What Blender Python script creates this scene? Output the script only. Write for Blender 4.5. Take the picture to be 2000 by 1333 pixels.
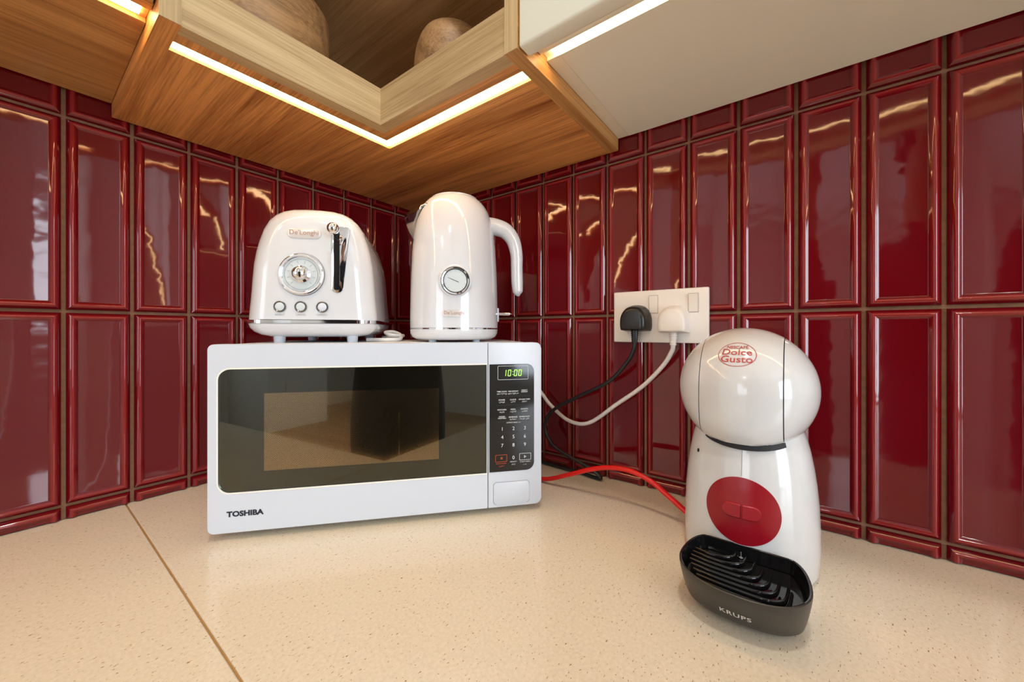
import bpy, bmesh, math, random
from mathutils import Vector, Matrix
random.seed(7)
PI = math.pi
R_ = math.radians
scn = bpy.context.scene
for o in list(bpy.data.objects):
    bpy.data.objects.remove(o)
COL = scn.collection

# ------------------------------------------------------------------ camera
cam = bpy.data.cameras.new('camera')
cam_o = bpy.data.objects.new('camera', cam)
COL.objects.link(cam_o)
cam_o.location = (-0.6435, -0.8121, 0.2611)
cam_o.rotation_euler = (R_(90), 0, R_(-52.936))
cam.sensor_width = 36.0
cam.lens = 735.6 / 2000 * 36
cam.shift_y = -18.8 / 2000
cam.clip_start = 0.01
scn.camera = cam_o

# ------------------------------------------------------------------ world, daylight, exposure
world = bpy.data.worlds.new('world')
scn.world = world
world.use_nodes = True
wb = world.node_tree.nodes['Background']
wb.inputs[0].default_value = (0.75, 0.87, 1.0, 1)
wb.inputs[1].default_value = 1.0

def area(name, loc, rot, sx, sy, power, col):
    l = bpy.data.lights.new(name, 'AREA')
    l.shape = 'RECTANGLE'; l.size = sx; l.size_y = sy; l.energy = power; l.color = col
    o = bpy.data.objects.new(name, l); COL.objects.link(o)
    o.location = loc; o.rotation_euler = rot
    return o
# daylight entering through the balcony window in the rear wall
area('window_daylight', (-1.45, -4.06, 0.50), (R_(90), 0, 0), 1.5, 1.6, 74, (0.80, 0.90, 1.0))
# added fill light from a made-up side window, for the right wall
area('side_fill_light', (-5.06, -1.0, 0.55), (R_(90), 0, R_(-90)), 1.6, 1.5, 26, (0.82, 0.91, 1.0))

# ceiling downlights of the kitchen
def downlight(loc, power):
    l = bpy.data.lights.new('downlight', 'AREA'); l.shape = 'DISK'; l.size = 0.11; l.energy = power; l.color = (1.0, 0.95, 0.88)
    o = bpy.data.objects.new('downlight', l); COL.objects.link(o); o.location = loc
downlight((-0.72, -0.88, 1.612), 5.5)
downlight((-2.0, -1.5, 1.612), 8.0)
downlight((-3.2, -1.0, 1.612), 8.0)

scn.view_settings.view_transform = 'Standard'
scn.view_settings.look = 'None'
scn.view_settings.gamma = 1.0
scn.view_settings.use_curve_mapping = False
scn.view_settings.exposure = 0.0
scn.cycles.max_bounces = 14
scn.cycles.diffuse_bounces = 8
scn.cycles.glossy_bounces = 5
scn.cycles.transparent_max_bounces = 12
scn.cycles.sample_clamp_indirect = 10.0

# ------------------------------------------------------------------ materials
def srgb(r, g, b):
    f = lambda c: c / 12.92 if c <= 0.04045 else ((c + 0.055) / 1.055) ** 2.4
    return (f(r / 255), f(g / 255), f(b / 255), 1)

def mat(name, col, rough=0.4, metal=0.0, coat=0.0, ior=1.5, emit=None, estr=0.0, spec=0.5):
    m = bpy.data.materials.new(name); m.use_nodes = True
    b = m.node_tree.nodes['Principled BSDF']
    b.inputs['Base Color'].default_value = col if len(col) == 4 else (*col, 1)
    b.inputs['Roughness'].default_value = rough
    b.inputs['Metallic'].default_value = metal
    b.inputs['IOR'].default_value = ior
    b.inputs['Coat Weight'].default_value = coat
    b.inputs['Coat Roughness'].default_value = 0.03
    b.inputs['Specular IOR Level'].default_value = spec
    if emit:
        b.inputs['Emission Color'].default_value = (*emit[:3], 1)
        b.inputs['Emission Strength'].default_value = estr
    return m

def N(m, kind, **kw):
    n = m.node_tree.nodes.new(kind)
    for k, v in kw.items():
        if k.startswith('i_'):
            n.inputs[k[2:].replace('_', ' ')].default_value = v
        else:
            setattr(n, k, v)
    return n
def L(m, a, b): m.node_tree.links.new(a, b)

def wood(name, axis, light, dark, rough=0.42, scale=1.0):
    m = mat(name, light, rough)
    b = m.node_tree.nodes['Principled BSDF']
    tc = N(m, 'ShaderNodeTexCoord')
    mp = N(m, 'ShaderNodeMapping')
    s = {'x': (1.3, 26, 26), 'y': (26, 1.3, 26), 'z': (26, 26, 1.3)}[axis]
    mp.inputs['Scale'].default_value = tuple(v * scale for v in s)
    L(m, tc.outputs['Object'], mp.inputs['Vector'])
    n1 = N(m, 'ShaderNodeTexNoise', i_Scale=1.0, i_Detail=5.0, i_Roughness=0.6, i_Distortion=1.1)
    L(m, mp.outputs[0], n1.inputs['Vector'])
    mp2 = N(m, 'ShaderNodeMapping')
    mp2.inputs['Scale'].default_value = tuple(v * 17 * scale if v > 5 else v * 5 * scale for v in s)
    L(m, tc.outputs['Object'], mp2.inputs['Vector'])
    n2 = N(m, 'ShaderNodeTexNoise', i_Scale=1.0, i_Detail=3.0, i_Roughness=0.7)
    L(m, mp2.outputs[0], n2.inputs['Vector'])
    mx = N(m, 'ShaderNodeMath', operation='MULTIPLY_ADD')
    mx.inputs[1].default_value = 0.45
    L(m, n2.outputs[0], mx.inputs[0]); 
    m2 = N(m, 'ShaderNodeMath', operation='MULTIPLY'); m2.inputs[1].default_value = 0.6
    L(m, n1.outputs[0], m2.inputs[0]); L(m, m2.outputs[0], mx.inputs[2])
    cr = N(m, 'ShaderNodeValToRGB')
    cr.color_ramp.elements[0].position = 0.36; cr.color_ramp.elements[0].color = dark
    cr.color_ramp.elements[1].position = 0.62; cr.color_ramp.elements[1].color = light
    L(m, mx.outputs[0], cr.inputs[0]); L(m, cr.outputs[0], b.inputs['Base Color'])
    bp = N(m, 'ShaderNodeBump', i_Strength=0.12, i_Distance=0.0008)
    L(m, mx.outputs[0], bp.inputs['Height']); L(m, bp.outputs[0], b.inputs['Normal'])
    return m

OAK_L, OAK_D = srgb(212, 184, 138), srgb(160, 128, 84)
M = {}
M['oak_x'] = wood('oak_grain_x', 'x', OAK_L, OAK_D)
M['oak_led_glow'] = wood('oak_warm_led_glow', 'y', srgb(240, 172, 100), srgb(138, 74, 28))  # same oak with the warm LED glow put into its colour
M['oak_led_glow_x'] = wood('oak_warm_led_glow_x', 'x', srgb(214, 162, 98), srgb(146, 98, 50))  # milder copy, LED glow put into the colour too
M['oak_y'] = wood('oak_grain_y', 'y', OAK_L, OAK_D)
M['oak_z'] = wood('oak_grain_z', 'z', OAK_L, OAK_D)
M['bowl'] = wood('olive_wood', 'x', srgb(182, 140, 92), srgb(112, 76, 44), 0.5, 0.7)
M['white_lacquer'] = mat('white_lacquer', srgb(244, 245, 230), 0.35)
M['white_plastic'] = mat('white_plastic', srgb(208, 215, 226), 0.3)
M['white_metal'] = mat('white_painted_metal', srgb(226, 228, 230), 0.35)
M['white_gloss'] = mat('white_gloss', srgb(212, 216, 221), 0.12, coat=0.6)
M['cream_gloss'] = mat('cream_gloss_plastic', srgb(216, 218, 220), 0.12, coat=0.5)
M['chrome'] = mat('chrome', (0.74, 0.74, 0.76), 0.05, metal=1.0)
M['black_gloss'] = mat('black_gloss', (0.008, 0.008, 0.009), 0.08)
M['black_plastic'] = mat('black_plastic', (0.012, 0.012, 0.012), 0.3)
M['tray_grey'] = mat('tray_charcoal', srgb(52, 50, 47), 0.38)
M['dark_gap'] = mat('dark_gap', (0.012, 0.012, 0.014), 0.6)
M['seam_grey'] = mat('seam_grey', (0.35, 0.35, 0.36), 0.6)
M['red_disc'] = mat('red_disc', srgb(150, 12, 30), 0.28)
M['red_button'] = mat('red_button', srgb(160, 16, 34), 0.28)
M['red_cable'] = mat('red_cable', srgb(225, 18, 8), 0.35)
M['white_cable'] = mat('white_cable', srgb(232, 230, 228), 0.35)
M['black_cable'] = mat('black_cable', (0.012, 0.012, 0.013), 0.35)
M['ink_navy'] = mat('ink_navy', srgb(14, 22, 44), 0.5)
M['ink_white'] = mat('ink_white', srgb(225, 228, 230), 0.6)
M['ink_grey'] = mat('ink_grey', srgb(150, 150, 152), 0.6)
M['ink_orange'] = mat('ink_orange', srgb(200, 82, 40), 0.6)
M['ink_red'] = mat('ink_logo_red', srgb(186, 66, 62), 0.5)
M['silver_print'] = mat('silver_print', srgb(225, 225, 220), 0.4)
M['badge'] = mat('badge_pearl', srgb(214, 210, 207), 0.25, metal=0.1)
M['dial_face'] = mat('dial_face', srgb(204, 214, 218), 0.25)
M['display_green'] = mat('display_green', (0.1, 0.3, 0.02), 0.5, emit=(0.42, 0.85, 0.10), estr=1.6)
M['socket_white'] = mat('socket_white', srgb(234, 228, 220), 0.3)
M['plaster'] = mat('plaster', srgb(226, 226, 222), 0.8)
M['ceiling'] = mat('ceiling_paint', srgb(238, 238, 236), 0.9)
M['floor'] = wood('floor_wood', 'x', srgb(176, 140, 104), srgb(140, 104, 72), 0.4, 0.25)
M['frame_white'] = mat('window_frame_white', srgb(235, 235, 235), 0.4)
M['led'] = mat('led_diffuser', (1, 0.95, 0.85), 0.5, emit=(1.0, 0.64, 0.31), estr=19.5)

# tile glaze
def tile_mat():
    m = mat('burgundy_glaze', srgb(98, 8, 20), 0.05, ior=1.55, spec=0.5)
    b = m.node_tree.nodes['Principled BSDF']
    tc = N(m, 'ShaderNodeTexCoord')
    oi = N(m, 'ShaderNodeObjectInfo')
    ad = N(m, 'ShaderNodeVectorMath', operation='ADD')
    L(m, tc.outputs['Object'], ad.inputs[0])
    mu = N(m, 'ShaderNodeVectorMath', operation='SCALE'); mu.inputs['Scale'].default_value = 13.0
    cb = N(m, 'ShaderNodeCombineXYZ')
    for k in range(3): L(m, oi.outputs['Random'], cb.inputs[k])
    L(m, cb.outputs[0], mu.inputs[0]); L(m, mu.outputs[0], ad.inputs[1])
    nz = N(m, 'ShaderNodeTexNoise', i_Scale=38.0, i_Detail=1.5, i_Roughness=0.5)
    L(m, ad.outputs[0], nz.inputs['Vector'])
    bp = N(m, 'ShaderNodeBump', i_Strength=0.07, i_Distance=0.003)
    L(m, nz.outputs[0], bp.inputs['Height']); L(m, bp.outputs[0], b.inputs['Normal'])
    # a little redder on the ridges of each tile (by height in the tile)
    sp = N(m, 'ShaderNodeSeparateXYZ'); L(m, tc.outputs['Object'], sp.inputs[0])
    mr = N(m, 'ShaderNodeMapRange', i_From_Min=-0.0060, i_From_Max=-0.0080)
    L(m, sp.outputs['Y'], mr.inputs['Value'])
    mx = N(m, 'ShaderNodeMix', data_type='RGBA')
    mx.inputs['A'].default_value = srgb(104, 9, 19); mx.inputs['B'].default_value = srgb(140, 30, 33)
    L(m, mr.outputs[0], mx.inputs['Factor']); L(m, mx.outputs['Result'], b.inputs['Base Color'])
    return m
M['tile'] = tile_mat()

def grout_mat():
    m = mat('brown_grout', srgb(140, 104, 78), 0.85)
    b = m.node_tree.nodes['Principled BSDF']
    tc = N(m, 'ShaderNodeTexCoord')
    nz = N(m, 'ShaderNodeTexNoise', i_Scale=120.0, i_Detail=4.0)
    L(m, tc.outputs['Object'], nz.inputs['Vector'])
    cr = N(m, 'ShaderNodeValToRGB')
    cr.color_ramp.elements[0].color = srgb(118, 84, 62); cr.color_ramp.elements[1].color = srgb(158, 120, 92)
    L(m, nz.outputs[0], cr.inputs[0]); L(m, cr.outputs[0], b.inputs['Base Color'])
    return m
M['grout'] = grout_mat()

def quartz():
    m = mat('cream_quartz', srgb(214, 196, 164), 0.16, spec=0.5)
    b = m.node_tree.nodes['Principled BSDF']
    tc = N(m, 'ShaderNodeTexCoord')
    mp = N(m, 'ShaderNodeMapping'); mp.inputs['Rotation'].default_value = (0, 0, 0.5)
    mp.inputs['Scale'].default_value = (1.0, 2.2, 1.0)
    L(m, tc.outputs['Object'], mp.inputs['Vector'])
    base = srgb(216, 199, 168)
    v1 = N(m, 'ShaderNodeTexNoise', i_Scale=250.0, i_Detail=2.0, i_Roughness=0.5)
    L(m, mp.outputs[0], v1.inputs['Vector'])
    c1 = N(m, 'ShaderNodeValToRGB')
    c1.color_ramp.elements[0].position = 0.665; c1.color_ramp.elements[0].color = (0, 0, 0, 1)
    c1.color_ramp.elements[1].position = 0.70; c1.color_ramp.elements[1].color = (1, 1, 1, 1)
    L(m, v1.outputs[0], c1.inputs[0])
    v2 = N(m, 'ShaderNodeTexNoise', i_Scale=330.0, i_Detail=2.0)
    L(m, tc.outputs['Object'], v2.inputs['Vector'])
    c2 = N(m, 'ShaderNodeValToRGB')
    c2.color_ramp.elements[0].position = 0.35; c2.color_ramp.elements[0].color = srgb(228, 216, 194)
    c2.color_ramp.elements[1].position = 0.65; c2.color_ramp.elements[1].color = srgb(236, 226, 206)
    L(m, v2.outputs[0], c2.inputs[0])
    mx = N(m, 'ShaderNodeMix', data_type='RGBA')
    mx.inputs['B'].default_value = srgb(158, 126, 88)
    L(m, c1.outputs[0], mx.inputs['Factor']); L(m, c2.outputs[0], mx.inputs['A'])
    L(m, mx.outputs['Result'], b.inputs['Base Color'])
    return m
M['quartz'] = quartz()

def tinted_glass():
    m = bpy.data.materials.new('tinted_door_glass'); m.use_nodes = True
    nt = m.node_tree; nt.nodes.clear()
    out = nt.nodes.new('ShaderNodeOutputMaterial')
    mixn = nt.nodes.new('ShaderNodeMixShader')
    fr = nt.nodes.new('ShaderNodeFresnel'); fr.inputs['IOR'].default_value = 1.68
    tr = nt.nodes.new('ShaderNodeBsdfTransparent'); tr.inputs['Color'].default_value = (0.78, 0.72, 0.62, 1)
    gl = nt.nodes.new('ShaderNodeBsdfGlossy'); gl.inputs['Roughness'].default_value = 0.02
    gl.inputs['Color'].default_value = (0.84, 0.95, 0.96, 1)
    nt.links.new(fr.outputs[0], mixn.inputs[0]); nt.links.new(tr.outputs[0], mixn.inputs[1])
    nt.links.new(gl.outputs[0], mixn.inputs[2]); nt.links.new(mixn.outputs[0], out.inputs[0])
    return m
M['glass_tint'] = tinted_glass()

def clear_glass(name, tint=(0.96, 0.97, 0.97, 1)):
    m = bpy.data.materials.new(name); m.use_nodes = True
    nt = m.node_tree; nt.nodes.clear()
    out = nt.nodes.new('ShaderNodeOutputMaterial')
    mixn = nt.nodes.new('ShaderNodeMixShader')
    fr = nt.nodes.new('ShaderNodeFresnel'); fr.inputs['IOR'].default_value = 1.5
    tr = nt.nodes.new('ShaderNodeBsdfTransparent'); tr.inputs['Color'].default_value = tint
    gl = nt.nodes.new('ShaderNodeBsdfGlossy'); gl.inputs['Roughness'].default_value = 0.02
    nt.links.new(fr.outputs[0], mixn.inputs[0]); nt.links.new(tr.outputs[0], mixn.inputs[1])
    nt.links.new(gl.outputs[0], mixn.inputs[2]); nt.links.new(mixn.outputs[0], out.inputs[0])
    return m
M['glass_clear'] = clear_glass('clear_glass')
M['smoke_glass'] = clear_glass('smoked_tank', (0.35, 0.35, 0.37, 1))

def mesh_mat():
    m = mat('perforated_screen', srgb(190, 186, 178), 0.10, metal=0.92)
    b = m.node_tree.nodes['Principled BSDF']
    tc = N(m, 'ShaderNodeTexCoord')
    sx = N(m, 'ShaderNodeSeparateXYZ'); L(m, tc.outputs['Object'], sx.inputs[0])
    def wave(out, k, ph=0.0):
        a = N(m, 'ShaderNodeMath', operation='MULTIPLY_ADD'); a.inputs[1].default_value = k; a.inputs[2].default_value = ph
        L(m, out, a.inputs[0]); c = N(m, 'ShaderNodeMath', operation='SINE'); L(m, a.outputs[0], c.inputs[0]); return c.outputs[0]
    # rows of round holes 2.6 mm apart
    w = N(m, 'ShaderNodeMath', operation='MULTIPLY'); L(m, wave(sx.outputs['X'], 2417.0), w.inputs[0]); L(m, wave(sx.outputs['Z'], 2417.0), w.inputs[1])
    cr = N(m, 'ShaderNodeValToRGB')
    cr.color_ramp.elements[0].position = 0.05; cr.color_ramp.elements[0].color = srgb(232, 222, 206)
    cr.color_ramp.elements[1].position = 0.45; cr.color_ramp.elements[1].color = srgb(128, 120, 110)
    L(m, w.outputs[0], cr.inputs[0]); L(m, cr.outputs[0], b.inputs['Base Color'])
    return m
M['mesh_screen'] = mesh_mat()

# ------------------------------------------------------------------ helpers
def link(o, parent=None):
    COL.objects.link(o)
    if parent is not None: o.parent = parent
    return o
def obj(name, me, m, parent=None, loc=(0, 0, 0), rot=(0, 0, 0), smooth=None):
    o = bpy.data.objects.new(name, me)
    if m is not None and len(me.materials) == 0: me.materials.append(M[m] if isinstance(m, str) else m)
    o.location = loc; o.rotation_euler = rot
    if smooth is not None: shade(me, smooth)
    return link(o, parent)
def shade(me, ang):
    me.polygons.foreach_set('use_smooth', [True] * len(me.polygons))
    me.set_sharp_from_angle(angle=R_(ang))
def thing(name, label, cat, loc=(0, 0, 0), rz=0, group=None):
    o = bpy.data.objects.new(name, None); o.empty_display_size = 0.05
    o.location = loc; o.rotation_euler = (0, 0, rz)
    o['label'] = label; o['category'] = cat
    if group: o['group'] = group
    return link(o)
def tag(o, label, cat, group=None):
    o['label'] = label; o['category'] = cat
    if group: o['group'] = group
    return o
def struct(name, me, m, label=None, parent=None):
    o = obj(name, me, m, parent); o['kind'] = 'structure'
    if label: o['label'] = label
    return o
def mk(verts, faces, name='mesh'):
    me = bpy.data.meshes.new(name); me.from_pydata([tuple(v) for v in verts], [], faces); me.update()
    return me
def from_bm(bm, name='mesh', fix=True):
    if fix: bmesh.ops.recalc_face_normals(bm, faces=bm.faces)
    me = bpy.data.meshes.new(name); bm.to_mesh(me); bm.free(); return me
def add_box(bm, x0, x1, y0, y1, z0, z1):
    vs = [bm.verts.new((x, y, z)) for x in (x0, x1) for y in (y0, y1) for z in (z0, z1)]
    for f in ((0, 1, 3, 2), (4, 6, 7, 5), (0, 4, 5, 1), (2, 3, 7, 6), (0, 2, 6, 4), (1, 5, 7, 3)):
        bm.faces.new([vs[i] for i in f])
    return vs
def box(x0, x1, y0, y1, z0, z1, bev=0.0, seg=2):
    bm = bmesh.new(); add_box(bm, x0, x1, y0, y1, z0, z1)
    if bev: bmesh.ops.bevel(bm, geom=bm.edges[:], offset=bev, segments=seg, profile=0.5, affect='EDGES')
    me = from_bm(bm)
    if bev: shade(me, 35)
    return me
def boxes(lst, bev=0.0):
    bm = bmesh.new()
    for b in lst: add_box(bm, *b)
    if bev: bmesh.ops.bevel(bm, geom=bm.edges[:], offset=bev, segments=1, profile=0.5, affect='EDGES')
    return from_bm(bm)
def rrect(x0, x1, y0, y1, r=(0, 0, 0, 0), seg=6):
    """corner radii in the order bottom-left, bottom-right, top-right, top-left; counter-clockwise"""
    if not isinstance(r, (tuple, list)): r = (r,) * 4
    pts = []
    for (cx, cy, a0, rr) in ((x0 + r[0], y0 + r[0], 180, r[0]), (x1 - r[1], y0 + r[1], 270, r[1]),
                             (x1 - r[2], y1 - r[2], 0, r[2]), (x0 + r[3], y1 - r[3], 90, r[3])):
        for k in range(seg + 1):
            a = R_(a0 + 90 * k / seg); e = max(rr, 1e-5)
            pts.append((cx + e * math.cos(a), cy + e * math.sin(a)))
    return pts
def prism_y(poly, y0, y1, bev=0.0, seg=2):
    """polygon in x,z extruded from y0 (front) to y1 (back); bev rounds the front rim"""
    bm = bmesh.new()
    f = [bm.verts.new((u, y0, v)) for u, v in poly]; b = [bm.verts.new((u, y1, v)) for u, v in poly]
    n = len(poly)
    ff = bm.faces.new(f); bm.faces.new(b[::-1])
    for i in range(n): bm.faces.new((f[i], b[i], b[(i + 1) % n], f[(i + 1) % n]))
    if bev: bmesh.ops.bevel(bm, geom=list(ff.edges), offset=bev, segments=seg, profile=0.5, affect='EDGES')
    bmesh.ops.recalc_face_normals(bm, faces=bm.faces)
    me = from_bm(bm, fix=False); shade(me, 35); return me
def frame_y(outer, inner, y0, y1, yi):
    """ring between two outlines of equal length, front at y0, back at y1, inner wall to yi"""
    n = len(outer); V = []; F = []
    for loop, y in ((outer, y0), (inner, y0), (inner, yi), (outer, y1)):
        V += [(u, y, v) for u, v in loop]
    for a, b in ((0, 1), (1, 2), (3, 0)):
        for i in range(n):
            j = (i + 1) % n
            F.append((a * n + i, a * n + j, b * n + j, b * n + i))
    F.append(tuple(3 * n + i for i in range(n)))
    bm = bmesh.new(); me = mk(V, F); bm.from_mesh(me); bpy.data.meshes.remove(me)
    me = from_bm(bm); shade(me, 35); return me
def lathe(prof, seg=48, capped=True):
    V = []; F = []
    n = len(prof)
    for (r, z) in prof:
        for k in range(seg):
            a = 2 * PI * k / seg; V.append((r * math.cos(a), r * math.sin(a), z))
    for i in range(n - 1):
        for k in range(seg):
            j = (k + 1) % seg
            F.append((i * seg + k, i * seg + j, (i + 1) * seg + j, (i + 1) * seg + k))
    if capped:
        if prof[0][0] > 1e-4: F.append(tuple(reversed(range(seg))))
        if prof[-1][0] > 1e-4: F.append(tuple((n - 1) * seg + k for k in range(seg)))
    bm = bmesh.new(); me = mk(V, F); bm.from_mesh(me); bpy.data.meshes.remove(me)
    bmesh.ops.remove_doubles(bm, verts=bm.verts, dist=1e-5)
    me = from_bm(bm); shade(me, 40); return me
def catmull(pts, per=10):
    P = [Vector(p) for p in pts]; P = [2 * P[0] - P[1]] + P + [2 * P[-1] - P[-2]]
    out = []
    for i in range(1, len(P) - 2):
        for k in range(per):
            t = k / per
            out.append(0.5 * ((2 * P[i]) + (P[i + 1] - P[i - 1]) * t + (2 * P[i - 1] - 5 * P[i] + 4 * P[i + 1] - P[i + 2]) * t * t
                              + (3 * P[i] - P[i - 1] - 3 * P[i + 1] + P[i + 2]) * t ** 3))
    out.append(P[-2]); return out
def tube(pts, rad, seg=10, per=8, raw=False, flat=None):
    """rad: a number or one per control point; flat=(a,b) squashes the section"""
    path = [Vector(p) for p in pts] if raw else catmull(pts, per)
    n = len(path)
    rr = [rad] * n if not isinstance(rad, (list, tuple)) else None
    if rr is None:
        rr = []
        m = len(rad) - 1
        for i in range(n):
            t = i / (n - 1) * m; k = min(int(t), m - 1); rr.append(rad[k] + (rad[k + 1] - rad[k]) * (t - k))
    V = []; F = []
    up = None
    for i, p in enumerate(path):
        t = (path[min(i + 1, n - 1)] - path[max(i - 1, 0)]).normalized()
        if up is None:
            up = Vector((0, 0, 1)) if abs(t.z) < 0.9 else Vector((0, 1, 0))
        s = t.cross(up)
        if s.length < 1e-6: s = t.orthogonal()
        s.normalize(); up = s.cross(t).normalized()
        fa, fb = flat or (1, 1)
        for k in range(seg):
            a = 2 * PI * k / seg
            V.append(p + s * (math.cos(a) * rr[i] * fa) + up * (math.sin(a) * rr[i] * fb))
    for i in range(n - 1):
        for k in range(seg):
            j = (k + 1) % seg
            F.append((i * seg + k, i * seg + j, (i + 1) * seg + j, (i + 1) * seg + k))
    F.append(tuple(reversed(range(seg)))); F.append(tuple((n - 1) * seg + k for k in range(seg)))
    bm = bmesh.new(); me = mk(V, F); bm.from_mesh(me); bpy.data.meshes.remove(me)
    me = from_bm(bm); shade(me, 50); return me
_text_cache = {}
def text_geo(s, size, bold=0.0, sx=1.0, spacing=1.0):
    """outline of a line of print, centred, as vertices (u,v) and faces"""
    cu = bpy.data.curves.new('print', 'FONT')
    cu.body = s; cu.size = size; cu.align_x = 'CENTER'; cu.align_y = 'CENTER'
    cu.offset = bold; cu.resolution_u = 3; cu.space_character = spacing
    o = bpy.data.objects.new('print', cu); COL.objects.link(o)
    dg = bpy.context.evaluated_depsgraph_get()
    me = bpy.data.meshes.new_from_object(o.evaluated_get(dg))
    V = [(v.co.x * sx, v.co.y) for v in me.vertices]; F = [tuple(p.vertices) for p in me.polygons]
    bpy.data.objects.remove(o); bpy.data.curves.remove(cu); bpy.data.meshes.remove(me)
    if V:
        ys = [v[1] for v in V]; xs = [v[0] for v in V]
        cy = (max(ys) + min(ys)) / 2; cx = (max(xs) + min(xs)) / 2
        V = [(a - cx, b - cy) for a, b in V]
    return V, F
def text_mesh(s, size, fn, **kw):
    V, F = text_geo(s, size, **kw)
    return mk([fn(u, v) for u, v in V], F, 'print')
def print_y(s, size, x, z, y, **kw):
    """print on a face looking along -y"""
    return text_mesh(s, size, lambda u, v: (x + u, y, z + v), **kw)
def line_ring_y(outer, inner, y):
    n = len(outer); V = [(u, y, v) for u, v in outer] + [(u, y, v) for u, v in inner]
    return mk(V, [(i, (i + 1) % n, n + (i + 1) % n, n + i) for i in range(n)])
def ring_flat_y(cx, cz, r0, r1, y, seg=48):
    o = [(cx + r1 * math.cos(2 * PI * k / seg), cz + r1 * math.sin(2 * PI * k / seg)) for k in range(seg)]
    i = [(cx + r0 * math.cos(2 * PI * k / seg), cz + r0 * math.sin(2 * PI * k / seg)) for k in range(seg)]
    return line_ring_y(o, i, y)

# ------------------------------------------------------------------ room shell
FZ, CZ = -0.82, 1.62
XW, YW = -5.0, -4.0
struct('floor', box(XW - 0.1, 0.1, YW - 0.1, 0.1, FZ - 0.05, FZ), 'floor', 'brown wooden floor of the room behind the counter')
struct('ceiling', box(XW - 0.1, 0.1, YW - 0.1, 0.1, CZ, CZ + 0.05), 'ceiling', 'plain white ceiling above the kitchen')
wl = struct('wall_left', box(XW - 0.1, 0.1, 0.004, 0.1, FZ, CZ), 'plaster', 'wall behind the microwave clad in burgundy framed tiles')
wr = struct('wall_right', box(0.004, 0.1, YW - 0.1, 0.004, FZ, CZ), 'plaster', 'wall with the double socket clad in burgundy framed tiles')
# rear wall with the balcony window
WX0, WX1, WZ0, WZ1 = -2.2, -0.7, -0.30, 1.30
struct('wall_rear', boxes([(XW - 0.1, WX0, YW - 0.1, YW, FZ, CZ), (WX1, 0.004, YW - 0.1, YW, FZ, CZ),
                           (WX0, WX1, YW - 0.1, YW, FZ, WZ0), (WX0, WX1, YW - 0.1, YW, WZ1, CZ)]), 'plaster', 'pale plaster wall with the balcony window')
# far side wall, with an added window opening for the side fill light
SY0, SY1, SZ0, SZ1 = -1.8, -0.2, -0.2, 1.3
struct('wall_far', boxes([(XW - 0.1, XW, YW, SY0, FZ, CZ), (XW - 0.1, XW, SY1, 0.004, FZ, CZ),
                          (XW - 0.1, XW, SY0, SY1, FZ, SZ0), (XW - 0.1, XW, SY0, SY1, SZ1, CZ)]), 'plaster', 'pale plaster wall far behind the photographer')
struct('wall_pier', box(XW, -4.15, -2.9, -2.22, FZ, CZ), 'plaster', 'pale plaster pier with a socket, mirrored in the microwave door')
w1 = struct('window_1', boxes([(WX0, WX0 + 0.05, YW - 0.05, YW - 0.01, WZ0, WZ1), (WX1 - 0.05, WX1, YW - 0.05, YW - 0.01, WZ0, WZ1),
                               (WX0, WX1, YW - 0.05, YW - 0.01, WZ0, WZ0 + 0.05), (WX0, WX1, YW - 0.05, YW - 0.01, WZ1 - 0.05, WZ1),
                               (-1.475, -1.425, YW - 0.05, YW - 0.01, WZ0, WZ1)]), 'frame_white', 'white framed balcony window')
w2 = struct('added_window', boxes([(XW - 0.05, XW - 0.01, SY0, SY0 + 0.05, SZ0, SZ1), (XW - 0.05, XW - 0.01, SY1 - 0.05, SY1, SZ0, SZ1),
                               (XW - 0.05, XW - 0.01, SY0, SY1, SZ0, SZ0 + 0.05), (XW - 0.05, XW - 0.01, SY0, SY1, SZ1 - 0.05, SZ1),
                               (XW - 0.05, XW - 0.01, -1.025, -0.975, SZ0, SZ1)]), 'frame_white', 'added white window frame, unseen, around the side fill light')

# ------------------------------------------------------------------ wall tiles
PW, PH, GR = 0.06755, 0.27, 0.0042
ZG = [0.0192, 0.2892, 0.5592]          # horizontal joints above the worktop
def tile_mesh(w, h, zc0=None, zc1=None):
    """framed tile: outer slope, rounded ridge, inner slope, sunk panel. local x along the wall, z up, -y out of it; cut at zc0/zc1"""
    rings = [(0, 0.0), (0.0002, -0.0034), (0.0010, -0.0044), (0.0036, -0.0070), (0.0049, -0.0080), (0.0060, -0.0083), (0.0071, -0.0080), (0.0084, -0.0071),
             (0.0104, -0.0057), (0.0110, -0.0054), (0.0115, -0.0053)]
    bm = bmesh.new(); R = []
    for ins, y in rings:
        a, b = w / 2 - ins, h / 2 - ins
        R.append([bm.verts.new((x, y, z)) for x, z in ((-a, -b), (a, -b), (a, b), (-a, b))])
    for i in range(len(R) - 1):
        for k in range(4):
            bm.faces.new((R[i][k], R[i][(k + 1) % 4], R[i + 1][(k + 1) % 4], R[i + 1][k]))
    bm.faces.new(R[-1])
    for e in bm.edges:
        a, b = e.verts
        if abs(a.co.x - b.co.x) > 1e-6 and abs(a.co.z - b.co.z) > 1e-6: e.smooth = False   # mitres stay crisp
    for f in bm.faces: f.smooth = True
    for zc, sgn in ((zc0, -1), (zc1, 1)):
        if zc is not None:
            bmesh.ops.bisect_plane(bm, geom=bm.verts[:] + bm.edges[:] + bm.faces[:], plane_co=(0, 0, zc), plane_no=(0, 0, sgn), clear_outer=True)
    bmesh.ops.recalc_face_normals(bm, faces=bm.faces)
    # the face of an open shell: make sure it looks out of the wall
    if sum(f.normal.y * f.calc_area() for f in bm.faces) > 0: bmesh.ops.reverse_faces(bm, faces=bm.faces)
    return from_bm(bm, 'tile', fix=False)
tw, th = PW - GR, PH - GR
full = tile_mesh(tw, th)
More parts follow.
